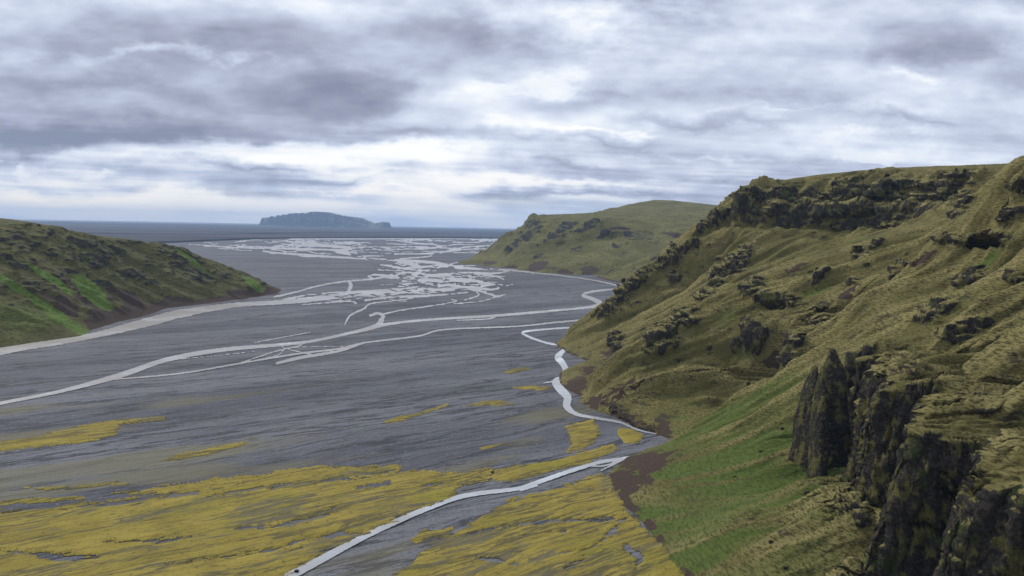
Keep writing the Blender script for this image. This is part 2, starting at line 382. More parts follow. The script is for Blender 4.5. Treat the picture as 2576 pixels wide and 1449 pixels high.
BRAID = [Z8(l) for l in [
    [(0, 842, 60), (200, 805, 46), (450, 772, 34), (700, 757, 32), (900, 742, 36), (1100, 717, 38), (1300, 697, 40), (1500, 690, 44), (1650, 660, 60), (1800, 672, 46), (1950, 662, 28), (2100, 655, 24), (2250, 690, 18), (2310, 712, 14), (2370, 700, 7)],
    [(700, 716, 12), (850, 682, 12), (1000, 640, 11), (1200, 605, 11), (1400, 588, 12), (1550, 560, 24)], [(760, 736, 10), (950, 702, 12), (1200, 680, 10), (1450, 668, 10), (1600, 660, 15)],
    [(1240, 602, 20), (1255, 636, 26), (1240, 668, 22)], [(1470, 480, 14), (1560, 495, 18), (1640, 512, 26), (1650, 540, 34), (1560, 572, 26), (1440, 556, 14), (1380, 566, 10), (1410, 578, 12)],
    [(1600, 458, 24), (1700, 480, 30), (1760, 515, 30), (1710, 560, 40), (1650, 610, 56), (1690, 655, 60)], [(1650, 510, 22), (1800, 498, 18), (1950, 492, 22), (2100, 508, 18), (2250, 515, 13), (2500, 527, 9), (2576, 545, 7)],
    [(1700, 560, 28), (1850, 562, 26), (2000, 548, 22), (2150, 545, 22), (2300, 545, 14), (2400, 527, 8)], [(1760, 600, 40), (1900, 592, 34), (2000, 590, 28), (2150, 600, 22), (2260, 622, 18), (2360, 602, 10), (2320, 570, 12), (2220, 560, 14)],
    [(1900, 640, 30), (2050, 642, 24), (2150, 650, 24), (2280, 662, 14), (2345, 640, 14), (2330, 622, 10), (2200, 640, 14)], [(900, 772, 8), (1100, 757, 9), (1250, 746, 14), (1290, 760, 14)], [(1360, 742, 14), (1500, 722, 14), (1700, 712, 20), (1900, 702, 14), (2100, 682, 9)],
    [(620, 385, 12), (750, 400, 12), (900, 410, 15), (1100, 425, 15), (1300, 435, 14), (1500, 446, 14), (1700, 456, 18), (1850, 466, 20), (1950, 482, 14)],
    [(820, 300, 7), (1000, 296, 8), (1300, 296, 7), (1700, 295, 7), (2100, 296, 5), (2400, 297, 4)], [(80, 335, 4), (250, 345, 7), (400, 360, 9), (500, 350, 7), (700, 365, 9), (900, 370, 15), (1100, 375, 12), (1300, 400, 9)],
    [(900, 330, 9), (1100, 345, 16), (1250, 365, 16), (1150, 390, 12), (1250, 410, 12)], [(1570, 405, 9), (1700, 405, 8), (1850, 405, 11), (1800, 425, 9), (1600, 440, 9)], [(1900, 400, 7), (2000, 370, 9), (2150, 350, 7), (2300, 340, 5)],
    [(1950, 385, 7), (2050, 375, 12), (2000, 360, 7)], [(1970, 482, 12), (2010, 470, 8), (2150, 435, 5)], [(2000, 395, 7), (2200, 395, 5), (2400, 400, 4)],
    [(1210, 915, 10), (1250, 850, 13), (1350, 800, 14), (1400, 765, 10), (1600, 740, 8), (1700, 725, 8)], [(1395, 852, 18), (1450, 835, 18), (1490, 855, 24), (1470, 890, 32), (1455, 920, 40)],
    [(1480, 845, 12), (1600, 815, 9), (1800, 787, 8), (1950, 762, 8), (2020, 745, 9), (1985, 735, 6)], [(2000, 766, 7), (2200, 746, 7), (2310, 715, 7)], [(2380, 636, 5), (2430, 624, 5)], [(2080, 738, 6), (2180, 705, 8), (2160, 680, 8)]]]
rng = random.Random(5)
for (x0, x1, y0, y1, n) in ((180, 900, 308, 372, 30), (620, 1330, 306, 428, 64), (1380, 2300, 304, 402, 60), (1450, 2200, 470, 650, 60), (900, 1500, 690, 740, 12)):
    for i in range(n):
        x = rng.uniform(x0, x1); y = rng.uniform(y0, y1); l = rng.uniform(50, 230); s = rng.uniform(-.07, .10); t = rng.uniform(3.0, 6.5)
        BRAID.append(Z8([(x, y, t * .5), (x + l * .35, y + l * s * .3 + rng.uniform(-5, 5), t), (x + l * .7, y + l * s + rng.uniform(-6, 6), t), (x + l, y + l * s + rng.uniform(-3, 3), t * .4)]))
MAIN = [[(-520, 1010, 30), (-300, 952, 25), (-60, 897, 20), (0, 884, 19), (60, 873, 17), (150, 860, 15), (250, 841, 15), (330, 821, 20), (400, 803, 23), (447, 790, 21), (480, 784, 17)]]
RIVER2 = [[(-520, 1160, 14), (-300, 1096, 12), (-60, 1030, 10), (0, 1015, 9), (150, 985, 9), (300, 945, 14), (420, 905, 12), (560, 880, 11), (760, 862, 8), (880, 838, 8), (945, 821, 12), (960, 806, 13)],
          [(940, 822, 10), (1000, 812, 7), (1100, 803, 6), (1250, 794, 7), (1400, 781, 6), (1480, 773, 7), (1512, 766, 14), (1490, 752, 10), (1466, 742, 7), (1500, 732, 6), (1580, 725, 4)], [(1505, 770, 9), (1528, 778, 7), (1545, 788, 4)],
          [(1150, 806, 3), (1230, 802, 4), (1250, 794, 5)], [(1290, 681, 3.6), (1400, 692, 3.4), (1500, 706, 3.6), (1570, 723, 4)],
          [(270, 956, 3.5), (450, 940, 4.5), (600, 915, 4.5), (750, 890, 5), (850, 878, 5), (920, 862, 4.5), (1050, 846, 4.5), (1120, 829, 4.5), (1300, 821, 4), (1400, 811, 4.5), (1500, 802, 4)],
          [(697, 914, 7), (760, 899, 9), (850, 884, 6), (910, 866, 3)], [(640, 862, 2.5), (780, 836, 3)], [(600, 915, 3), (690, 885, 3.5), (760, 868, 3)], [(650, 905, 2.5), (700, 893, 2.5), (720, 878, 2.5), (780, 872, 2.5), (860, 872, 2.5)], [(700, 868, 2), (730, 880, 2.5), (790, 893, 3)], [(440, 905, 2), (560, 893, 2.5), (640, 884, 2)]]
SIDE = [[(1470, 822, 3.5), (1380, 828, 4.5), (1322, 834, 5.5), (1318, 841, 5.5), (1350, 855, 6), (1385, 865, 5), (1420, 869, 4)],
        [(1424, 876, 7), (1412, 888, 12), (1404, 900, 17), (1418, 918, 15), (1425, 940, 16), (1412, 953, 15), (1398, 962, 18), (1410, 980, 20), (1428, 1000, 19), (1426, 1022, 18), (1450, 1042, 9), (1500, 1052, 7), (1560, 1063, 5.5), (1600, 1080, 4), (1650, 1092, 3)], [(1368, 964, 2.2), (1400, 958, 5)]]
FRONT = [[(420, 1640, 40), (640, 1500, 28), (730, 1449, 22), (800, 1412, 19), (900, 1358, 16), (980, 1320, 14), (1060, 1285, 13), (1140, 1255, 12), (1200, 1242, 11), (1300, 1230, 9.5), (1340, 1218, 11), (1420, 1190, 10), (1500, 1165, 9), (1540, 1158, 8), (1585, 1149, 4)],
         [(1480, 1172, 3), (1520, 1172, 3.5), (1560, 1158, 4)], [(1512, 1184, 2.5), (1540, 1170, 4), (1570, 1155, 4)], [(1310, 1234, 4), (1350, 1222, 5)]]
def edge_noise(GX, GY, PX, PY, amp, sc=1.0):
    return amp * fbm(PX / 14 * sc, PY / 6 * sc, o=3, seed=11)
def braid_f(PX, PY, GX, GY):
    f = ribbons(BRAID + MAIN, PX, PY); f = np.minimum(f, -ribbons(ISL, PX, PY)); k = np.clip((PY - 590) / 120, .35, 1.); return f - .05 + k * (edge_noise(GX, GY, PX, PY, 1.8, 1.3) + .6 * fbm(PX / 5, PY / 2.2, o=2, seed=17))
ISL = []
for (x0, x1, y0, y1, n) in ((1420, 2330, 470, 690, 90), (900, 1600, 690, 735, 18), (1000, 1950, 405, 460, 16)):
    for i in range(n):
        x = rng.uniform(x0, x1); y = rng.uniform(y0, y1); l = rng.uniform(30, 110); t = rng.uniform(4, 12); s_ = rng.uniform(-.12, .16)
        ISL.append(Z8([(x, y, 1), (x + l * .3, y + l * s_ * .3 + rng.uniform(-4, 4), t), (x + l * .65, y + l * s_ + rng.uniform(-4, 4), t * .8), (x + l, y + l * s_, 1)]))
tag(contour(-520, 1345, 592, 1020, 1.4, braid_f, .06, M_SILT, 'river'), 'wide braided silty grey river spreading into many pale channels', 'river', kind='structure')
tag(contour(-520, 1585, 676, 1165, 1.6, lambda a, b, c, d: ribbons(RIVER2, a, b) - .3 + edge_noise(c, d, a, b, 1.2, 1.6), .10, M_SILT, 'river'), 'narrow pale river channel crossing the open gravel plain', 'river', kind='structure')
tag(contour(1300, 1660, 812, 1100, 1.2, lambda a, b, c, d: ribbons(SIDE, a, b) + edge_noise(c, d, a, b, 1.6, 2.), .14, M_CLEAR, 'stream'), 'bright zigzag stream running along the foot of the steep green slope', 'stream', kind='structure')
tag(contour(400, 1600, 1140, 1645, 1.6, lambda a, b, c, d: ribbons(FRONT, a, b) + edge_noise(c, d, a, b, 1.4, 1.6), .08, M_CLEAR, 'stream'), 'straight pale stream cutting between the fields of golden moss', 'stream', kind='structure')

def poly_sd(poly, PX, PY):           # signed distance to a closed polygon, + inside
    P = np.array(poly, float); d = np.full(PX.shape, 1e9); ins = np.zeros(PX.shape, bool)
    for A, B in zip(P, np.roll(P, -1, 0)):
        e = B - A; t = np.clip(((PX - A[0]) * e[0] + (PY - A[1]) * e[1]) / (e @ e + 1e-9), 0, 1)
        d = np.minimum(d, np.hypot(PX - A[0] - t * e[0], PY - A[1] - t * e[1]))
        c = ((A[1] > PY) != (B[1] > PY)) & (PX < (B[0] - A[0]) * (PY - A[1]) / (B[1] - A[1] + 1e-12) + A[0]); ins ^= c
    return np.where(ins, d, -d)
def moss_patch(polys, label, holes=(), thr=.0, amp=16., step=2.0, cap=26., kind=None, group=None, seed=0):
    xs = [p[0] for q in polys for p in q]; ys = [p[1] for q in polys for p in q]
    def f(PX, PY, GX, GY):
        s = np.full(PX.shape, -99.)
        for q in polys: s = np.maximum(s, poly_sd(q, PX, PY))
        s = np.minimum(s, cap)
        if holes: s = np.minimum(s, -ribbons(holes, PX, PY) * 1.3)
        c, sn = math.cos(FLOW), math.sin(FLOW); a = GX * c + GY * sn; b = GY * c - GX * sn
        b = b + 10 * fbm(a / 60, b / 40, o=2, seed=21)
        n = fbm(a / 46, b / 5.0, o=4, seed=31 + seed, gain=.6) + .75 * fbm(a / 7, b / 2.4, o=4, seed=41 + seed, gain=.7)
        return s + amp * (n - thr)
    o = contour(min(xs) - 8, max(xs) + 8, min(ys) - 6, max(ys) + 6, step, f, -.18, M_MOSS, 'moss', thick=.55)
    return tag(o, label, 'moss', group, 'stuff')
moss_patch([[(-500, 1345), (-250, 1318), (0, 1288), (120, 1282), (260, 1262), (420, 1250), (560, 1244), (700, 1226), (860, 1206), (1010, 1188), (1145, 1192), (1235, 1180), (1245, 1196), (1150, 1218), (1152, 1246), (1060, 1276), (960, 1322), (860, 1368), (740, 1432), (560, 1540), (400, 1640), (-500, 1640)]],
           'broad golden moss field on the gravel, left bank of the straight stream',
           holes=[[(590, 1330, 6), (700, 1318, 10), (800, 1300, 18), (840, 1282, 14)], [(-20, 1385, 4), (80, 1392, 14), (150, 1402, 22), (240, 1395, 10)], [(250, 1362, 4), (400, 1360, 14), (480, 1352, 5)], [(560, 1408, 4), (700, 1380, 10), (780, 1352, 7), (860, 1338, 5)],
                  [(240, 1272, 5), (330, 1262, 18), (370, 1256, 5)], [(1060, 1222, 5), (1150, 1215, 8)], [(900, 1226, 3), (980, 1215, 8)], [(420, 1420, 5), (640, 1395, 9), (760, 1378, 5)], [(760, 1350, 4), (860, 1345, 8), (980, 1338, 3)]], amp=22, thr=-.12, cap=20)
moss_patch([[(280, 1240), (420, 1220), (560, 1203), (700, 1182), (860, 1168), (1000, 1170), (1010, 1180), (860, 1200), (700, 1218), (560, 1236), (420, 1244)]], 'thin streaky strip of pale moss above the broad golden field', holes=[[(880, 1215, 4), (960, 1192, 12), (1060, 1180, 4)]], amp=18, thr=.02, cap=8, seed=3)
moss_patch([[(860, 1640), (960, 1490), (1060, 1392), (1130, 1350), (1200, 1310), (1260, 1272), (1330, 1246), (1500, 1194), (1532, 1208), (1560, 1262), (1604, 1314), (1664, 1372), (1732, 1470), (1820, 1640)], [(1035, 1360), (1075, 1335), (1140, 1328), (1130, 1345), (1060, 1372)]],
           'golden moss field on the gravel at the foot of the green slope, crossed by a dark channel',
           holes=[[(880, 1420, 20), (1000, 1382, 16), (1130, 1352, 12), (1260, 1325, 9), (1400, 1310, 8), (1570, 1308, 7)], [(1400, 1390, 5), (1480, 1380, 13), (1530, 1345, 18), (1560, 1318, 10)], [(1580, 1380, 20), (1610, 1400, 18), (1600, 1430, 8)], [(1200, 1400, 3), (1300, 1418, 7)], [(1420, 1430, 7), (1470, 1405, 9)], [(1310, 1350, 3), (1420, 1335, 6)]], amp=20, thr=-.14, cap=20, seed=5)
moss_patch([[(1232, 1188), (1300, 1172), (1400, 1160), (1540, 1118), (1554, 1128), (1480, 1158), (1400, 1178), (1290, 1206), (1245, 1208)]], 'long bank of golden moss beside the pale stream bend', amp=9, thr=-.3, step=1.6, cap=10)
moss_patch([[(1420, 1068), (1490, 1055), (1510, 1085), (1480, 1125), (1425, 1138), (1440, 1110)]], 'ragged island of golden moss between two stream arms', amp=16, thr=.0, step=1.6, cap=9, seed=2)
moss_patch([[(1556, 1076), (1590, 1078), (1617, 1096), (1605, 1114), (1572, 1112), (1554, 1090)]], 'small compact moss island under the eroded slope foot', amp=7, thr=-.2, step=1.4, cap=9, seed=4)
moss_patch([[(-260, 1152), (-40, 1118), (60, 1100), (150, 1084), (250, 1064), (340, 1052), (415, 1047), (412, 1054), (300, 1068), (290, 1092), (200, 1112), (100, 1120), (-40, 1138), (-260, 1172)]], 'long yellow moss streak alone on the open grey gravel', amp=12, thr=-.1, step=1.7, cap=9, seed=7)
moss_patch([[(395, 1160), (470, 1135), (560, 1120), (650, 1100), (600, 1122), (530, 1142), (450, 1156)]], 'faint thin moss streak on gravel below the long yellow streak', amp=11, thr=.05, step=1.6, cap=6, seed=8)
moss_patch([[(-20, 1262), (60, 1252), (210, 1246), (215, 1253), (90, 1264), (-20, 1272)], [(60, 1226), (300, 1212), (340, 1216), (120, 1232)]], 'low moss strips on gravel just above the broad golden field', amp=9, thr=.05, step=1.7, cap=6, seed=9)
for q, lb in (([(1264, 934), (1300, 927), (1336, 924), (1330, 931), (1280, 938)], 'tiny bright moss lens on gravel nearest the stream narrows'), ([(1290, 974), (1330, 969), (1388, 971), (1370, 979), (1320, 979)], 'slim moss lens ending at the side channel of the zigzag stream'),
              ([(1160, 1020), (1215, 1008), (1262, 1006), (1310, 1020), (1240, 1020)], 'pair of yellow moss smears on the grey gravel flat'), ([(960, 1060), (1000, 1045), (1060, 1036), (1135, 1010), (1120, 1022), (1040, 1050), (985, 1066)], 'curved pale moss arc on the grey gravel flat'),
              ([(1200, 1125), (1270, 1112), (1285, 1117), (1220, 1130)], 'short dull moss fleck on gravel above the long moss bank')):
    moss_patch([q], lb, amp=6, thr=-.12 if 'bright' in lb or 'slim' in lb else .08, step=1.3, cap=5, seed=len(lb) % 9)

# ------------------------------------------------------------------ hills
def fit(C, sx=1.0, sy=1.0):          # smooth surface through surveyed spot heights
    C = np.array(C, float); P = C[:, :2] * (sx, sy)
    K = np.linalg.norm(P[:, None] - P[None], axis=-1)
    n = len(C); A = np.zeros((n + 3, n + 3)); A[:n, :n] = K - np.eye(n) * .8; A[:n, n] = 1; A[:n, n + 1:] = P; A[n, :n] = 1; A[n + 1:, :n] = P.T
    w = np.linalg.solve(A, np.r_[C[:, 2], 0, 0, 0])
    def f(x, y):
        sh = x.shape; q = np.stack([x.ravel() * sx, y.ravel() * sy], 1); out = np.empty(len(q))
        for i in range(0, len(q), 40000):
            k = q[i:i + 40000]; out[i:i + 40000] = np.linalg.norm(k[:, None] - P[None], axis=-1) @ w[:n] + w[n] + k @ w[n + 1:]
        return out.reshape(sh)
    return f
def sample_rows(f, ys, x0, x1, n, m=260):   # rows across the slope, resampled evenly along the ground
    XS = np.linspace(0, 1, m)[None] * (x1 - x0)[:, None] + x0[:, None]; YS = np.repeat(ys[:, None], m, 1)
    Z = f(XS, YS); L = np.concatenate([np.zeros((len(ys), 1)), np.cumsum(np.hypot(np.diff(XS, axis=1), np.diff(Z, axis=1)), 1)], 1)
    s = L.copy()                      # smooth the row lengths so neighbouring rows line up
    k = np.ones(9) / 9
    s = np.apply_along_axis(lambda c: np.convolve(np.pad(c, 4, 'edge'), k, 'valid'), 0, L / L[:, -1:])
    X = np.stack([np.interp(np.linspace(0, 1, n), s[i], XS[i]) for i in range(len(ys))])
    Y = np.repeat(ys[:, None], n, 1); return X, Y, f(X, Y)

class Spots:                          # things on a slope, found along lines of sight, then measured in metres
    def __init__(s, P):
        s.P = P; rel = P - np.array([0, 0, EYE]); dep = rel @ FW
        s.px = 1288 + FPX * (rel @ RT) / dep; s.py = 724.5 - FPX * (rel @ UP) / dep; s.dep = dep
    def centre(s, px, py):
        d = np.hypot(s.px - px, s.py - py); ok = d < max(6, d.min() * 1.5 + 1); i = np.where(ok.ravel())[0]
        j = i[np.argmin(s.dep.ravel()[i])]; return s.P.reshape(-1, 3)[j], s.dep.ravel()[j]
    def ell(s, px, py, rx, ry, ang=0, depth=1.6, warp=None):
        c, dep = s.centre(px, py); k = dep / FPX; q = s.P - c
        side = np.array([c[1], -c[0], 0]) / math.hypot(c[0], c[1]); back = np.array([c[0], c[1], 0]) / math.hypot(c[0], c[1])
        a = q @ side; b = q[..., 2]; z = q @ back
        if warp is not None: a = a + warp[0] * rx * k * .55; b = b + warp[1] * ry * k * .55
        cs, sn = math.cos(R(ang)), math.sin(R(ang)); a, b = a * cs + b * sn, b * cs - a * sn
        return (a / (rx * k)) ** 2 + (b / (ry * k)) ** 2 + (z / (depth * max(rx, ry) * k + 6)) ** 2

def boulder(c, r, seed, label, group=None):
    import bmesh
    bm = bmesh.new(); bmesh.ops.create_icosphere(bm, subdivisions=3, radius=1); V = np.array([v.co for v in bm.verts]); T = np.array([[v.index for v in f.verts] for f in bm.faces]); bm.free()
    q = V + seed * 3.7; n = fbm(q[:, 0] * 1.1, q[:, 1] * 1.1, q[:, 2] * 1.1, o=3, seed=300 + seed, ridged=True)
    V = V * (1 + .38 * n)[:, None]; V = np.clip(V, [-.95, -.9, -.7], [.9, .95, .75]) * r * np.array([1.25, 1.0, .9]) + np.array(c) + [0, 0, r * .25]
    return tag(mesh_obj('boulder', V, T, M_HILL, {'rock': np.full(len(V), 1.), 'green': np.zeros(len(V)), 'soil': np.zeros(len(V)), 'dry': np.zeros(len(V))}, smooth=False), label, 'boulder', group)
gx_, gy_ = gp(746, 1439); boulder((gx_, gy_, .1), .8, 31, 'dark boulder standing in the straight pale stream')
def build_right():
    foot = [(1725, 1449), (1640, 1340), (1570, 1270), (1538, 1215), (1535, 1190), (1575, 1150), (1630, 1128), (1690, 1105), (1655, 1092), (1600, 1070), (1540, 1045), (1480, 1020), (1465, 995), (1422, 975), (1420, 930), (1424, 885), (1405, 860)]
    C = []
    for p in foot:
        x, y = gp(*p); C += [(x, y, 0), (x - 30, y, -12)]
    C += [(82, 260, 0), (50, 260, -12), (88, 150, 0), (55, 150, -12), (85, 60, 0), (55, 60, -12)]
    pts = [  # far spur and the skyline
        (1450, 822, 1032), (1510, 778, 1035), (1575, 718, 1036), (1640, 660, 1036), (1690, 620, 1034), (1760, 572, 1030), (1835, 523, 1022), (1868, 503, 1012), (1897, 474, 1004), (1960, 461, 995), (2050, 444, 980), (2150, 433, 960), (2250, 427, 930), (2330, 431, 890), (2420, 435, 850), (2530, 431, 790),
        (1850, 570, 990), (1930, 548, 955), (2000, 566, 925), (2130, 585, 872), (2250, 565, 835), (2340, 525, 815), (2410, 482, 790),
        # gully, middle spur
        (1560, 850, 880), (1700, 780, 880), (1830, 690, 885), (1950, 620, 895), (1500, 905, 880), (1640, 895, 672), (1560, 952, 668), (1780, 805, 680), (1870, 748, 686), (2000, 685, 700), (2200, 595, 745), (2300, 568, 775), (1750, 745, 980), (1600, 800, 980), (1680, 690, 1000), (1500, 830, 990),
        # gully and the green cone
        (1760, 1010, 598), (1880, 930, 606), (1935, 865, 612), (1965, 775, 632), (1800, 1052, 545), (1900, 1002, 537), (2030, 940, 528), (2075, 880, 545), (2110, 770, 580), (2150, 700, 600),
        # slope over the crags
        (2150, 880, 440), (2250, 842, 440), (2350, 800, 450), (2450, 760, 460), (2200, 765, 520), (2300, 700, 540), (2400, 750, 490), (2300, 650, 590),
        (2576, 405, 480), (2545, 432, 515), (2500, 470, 560), (2450, 540, 595), (2420, 600, 600), (2470, 640, 510), (2500, 680, 490), (2560, 560, 480), (2576, 640, 450),
        # crags: foot and brow
        (2150, 1150, 372), (2185, 1250, 328), (2200, 1380, 288), (2210, 1449, 268), (2235, 915, 402), (2255, 1000, 362), (2295, 1078, 322), (2400, 1090, 288), (2500, 1130, 262), (2576, 1150, 246),
        (2450, 1000, 320), (2576, 950, 312), (2576, 850, 360), (2500, 880, 372), (2400, 930, 362), (2340, 1000, 345),
        # lower grass
        (1900, 1300, 352), (2050, 1449, 288), (1800, 1200, 424), (1900, 1100, 455), (2000, 1200, 390), (2000, 1330, 335), (2060, 1180, 375), (2100, 1050, 430)]
    C += [at(*p) for p in pts]
    C += [(124, 225, 36), (122, 170, 36), (120, 60, 36), (160, 200, 84), (162, 150, 86), (165, 60, 88), (235, 200, 116), (240, 100, 120), (330, 250, 184), (340, 120, 186), (320, 380, 186), (400, 320, 212), (420, 100, 215), (400, 480, 214), (560, 500, 222), (480, 640, 214), (560, 760, 216), (620, 950, 222), (600, 100, 222), (640, 1080, 216), (450, 1060, 204),
          (281, 1075, 172), (300, 1130, 130), (180, 1100, 40), (130, 1090, 0), (210, 1180, 0), (330, 1250, 0), (420, 1180, 150), (640, 1250, 170), (430, 1330, 0), (640, 1400, 0), (90, 1075, -6), (100, 1150, -20), (200, 1260, -20), (300, 1400, -20)]
    f0 = fit(C, .75, 1.0)
    OY = [85, 120, 140, 165, 185, 200, 217, 236, 256, 272, 291, 306, 325, 350, 372, 400, 425, 470, 520, 542, 572, 600, 640, 680, 705, 738, 775, 820, 880, 935, 958, 985, 1012, 1290]
    OX = [0, -8, 8, -10, 8, -4, -12, 13, -16, -10, 38, 12, -6, 0, 4, 20, 4, 0, -8, -10, 20, 24, 4, -18, -22, 14, 50, 42, 18, -6, -10, 8, 0, 0]
    def f(x, y):
        z = f0(x, y); w = sstep(z, 3, 30) * (1 - sstep(z, 120, 175) * .8)
        yy = y + 7 * fbm(x / 40, z / 40, o=2, seed=201) - .12 * (z - 60) * sstep(320 - y, 0, 60)
        z = f0(x - np.interp(yy, OY, OX) * w, y)
        bt = .13 * fbm(y / 16 + x / 60, z / 60, o=2, seed=202, ridged=True)
        t = (z - 36) / 56 + bt; wy = np.interp(y, [85, 420, 450, 520, 545, 625, 650], [.92, .92, .0, .0, .7, .7, 0]) * sstep(t, -.25, 0) * (1 - sstep(t, 1, 1.25))
        z = z + wy * 56 * (sstep(t, .30, .58) - t) * sstep(t, -.1, .1) * (1 - sstep(t, .95, 1.15))
        t = (z - 150) / 66 + .10 * fbm(y / 30, x / 40, o=3, seed=203); wu = np.interp(y, [700, 780, 1000, 1030], [0, .75, .75, 0])
        tt = .5 * sstep(t, .18, .36) + .5 * sstep(t, .62, .82)
        return z + wu * 66 * (tt - t) * sstep(t, -.05, .1) * (1 - sstep(t, .9, 1.05))
    ys = np.exp(np.linspace(math.log(150), math.log(1290), 1350)); n = 500
    fy = np.array([85, 250, 332, 380, 456, 556, 577, 659, 732, 960, 1028, 1290.]); fx = np.array([85, 82, 78, 72, 60, 100, 90, 67, 51, 60, 63, 250.])
    x0 = np.interp(ys, fy, fx) - 26; x1 = np.maximum(x0 + 180, np.minimum(.70 * ys + 75, 620))
    X, Y, Z = sample_rows(f, ys, x0, x1, n)
    P = np.stack([X, Y, Z], -1); N = grid_normals(P); steep = 1 - N[..., 2]
    hill = sstep(Z, 1, 16)
    # large gullies running down the slope, then ribs
    t = Y + .22 * X; wv = 9 * fbm(X / 60, Y / 50, o=2, seed=2)
    rid = fbm((t + wv) / 34, X / 210, o=3, seed=4, ridged=True); rib = fbm((t + wv * .6) / 11, X / 120, o=2, seed=6, ridged=True)
    ph = (t + 2.2 * wv) / 40; ph = ph - np.floor(ph); saw = np.where(ph < .70, ph / .70, (1 - ph) / .30); saw = saw * saw * (3 - 2 * saw)
    sawm = np.clip(.55 + 1.1 * fbm(X / 90, Y / 60, o=2, seed=7), .1, 1.3) * sstep(Z + .16 * (Y - 400), 34, 60)
    strip0 = fbm((Y + .25 * X + .8 * wv) / 13, X / 150, o=3, seed=48)
    bulge = fbm(X / 46, Y / 46, Z / 40, o=2, seed=9)
    lump = fbm(X / 16, Y / 16, Z / 16, o=3, seed=8)
    slope_w = sstep(N[..., 2], .97, .85)
    amp = np.interp(Y, [85, 400, 1000], [.8, 1., 1.25])
    disp = (5.0 * (rid - .2) + 1.6 * rib + 8.5 * (saw - .5) * sawm + 4.5 * bulge * sawm + 2.2 * strip0) * slope_w * hill * amp + .9 * lump * hill
    P = P + N * disp[..., None]
    sp = Spots(P); warp = (fbm(X / 9, Y / 9, Z / 9, o=3, seed=14) * 1.6, fbm(X / 9, Y / 9, Z / 9, o=3, seed=15) * 1.6)
    rocks = [  # px, py, rx, ry, tilt, push, outcrop number
        (1880, 500, 42, 24, 30, 7, 0), (1955, 500, 60, 34, 5, 8, 1), (1935, 535, 66, 12, 0, 5, 1), (2040, 505, 40, 38, 40, 9, 2), (2120, 480, 40, 34, 10, 9, 2), (2130, 535, 110, 22, 4, 9, 3), (2200, 500, 60, 24, 0, 8, 3), (2255, 466, 105, 15, -2, 8, 4), (2300, 492, 60, 12, 0, 6, 4), (2370, 458, 50, 10, 0, 4, 5), (2425, 438, 60, 7, 0, 4, 6), (2395, 486, 20, 34, 20, 7, 7),
        (2125, 572, 48, 12, 0, 5, 8), (2160, 636, 22, 14, 0, 4, 9), (2200, 610, 22, 9, 40, 3, 10), (2262, 668, 15, 44, -35, 6, 11), (2420, 520, 22, 46, -15, 7, 12), (2385, 598, 34, 18, 0, 6, 13), (2480, 600, 80, 24, 6, 9, 14), (2530, 540, 50, 22, 10, 5, 15), (2560, 470, 30, 20, 0, 4, 15), (2555, 690, 34, 22, 0, 5, 16), (2440, 690, 58, 20, 32, 6, 17), (2350, 780, 50, 22, 38, 6, 18), (2420, 830, 60, 26, 25, 6, 19), (2300, 920, 36, 26, 0, 5, 20),
        (1600, 705, 70, 15, 42, 5, 21), (1540, 765, 50, 12, 42, 4, 21), (1700, 640, 60, 16, 38, 5, 22), (1790, 560, 60, 14, 36, 5, 22), (1765, 735, 24, 24, 20, 6, 23), (1655, 835, 56, 50, 35, 7, 24), (1720, 785, 44, 36, 40, 6, 24), (1800, 700, 26, 40, -20, 5, 23), (1840, 660, 18, 40, -10, 5, 27), (1545, 845, 22, 34, 0, 5, 25), (1700, 690, 18, 18, 0, 4, 26), (1870, 640, 18, 46, -10, 5, 27),
        (1885, 715, 34, 34, -20, 6, 28), (1950, 752, 56, 20, 3, 8, 29), (1895, 830, 36, 58, 0, 9, 30), (1985, 860, 34, 70, 10, 9, 31), (2060, 800, 30, 40, 20, 6, 31), (1850, 862, 15, 22, -30, 4, 32), (1780, 875, 8, 10, 0, 3, 33), (2150, 900, 40, 30, 0, 5, 34), (2150, 700, 16, 12, 0, 3, 35), (2060, 690, 40, 10, 40, 4, 36),
        (2120, 1255, 46, 24, 25, 6, 37), (2165, 1300, 26, 24, 0, 5, 37), (1585, 1045, 90, 12, -12, 3, 38), (2140, 1420, 46, 26, 0, 4, 39)]
    best = np.full(X.shape, -9.); own = np.full(X.shape, -1); push = np.zeros(X.shape); lift = np.zeros(X.shape)
    for px, py, rx, ry, ang, ps, k in rocks:
        v = 1 - np.sqrt(sp.ell(px, py, rx, ry, ang, warp=warp)); push = np.maximum(push, ps * sstep(v, -.18, .40)); lift = np.maximum(lift, {0: 9., 22: 5., 21: 3.5, 6: 2.}.get(k, 0.) * sstep(v, -.1, .35)); up = v > best; best = np.where(up, v, best); own = np.where(up, k, own)
    crag = sstep(steep, .40, .60) * sstep(460 - Y, 0, 40) * hill * sstep(Z, 8, 30)
    spr = sstep(fbm((Y + .2 * X) / 17, X / 30, Z / 11, o=4, seed=44, gain=.6), .22, .42) * hill * slope_w * sstep(Z, 12, 40) * (1 - .85 * sstep(150 - (Z - .3 * X), 60, 110) * sstep(560 - Y, 0, 60))
    upc = sstep(fbm((Y + .2 * X) / 30, X / 30, Z / 9, o=4, seed=46, gain=.6), -.26, .08) * sstep(Z - .10 * (Y - 800), 132, 148) * (1 - sstep(Z, 196, 206)) * sstep(Y, 760, 800) * sstep(steep, .10, .2)
    spr = np.maximum(spr, upc); rockw = np.maximum(np.maximum(sstep(best, -.25, .30), crag), spr * .9)
    push = push * np.interp(Y, [85, 400, 900], [.3, .4, .65]) + spr * 1.2
    N2 = grid_normals(P); H = N2.copy(); H[..., 2] *= .35; H /= np.linalg.norm(H, axis=-1, keepdims=True) + 1e-9
    px_, py_, pz_ = P[..., 0], P[..., 1], P[..., 2]
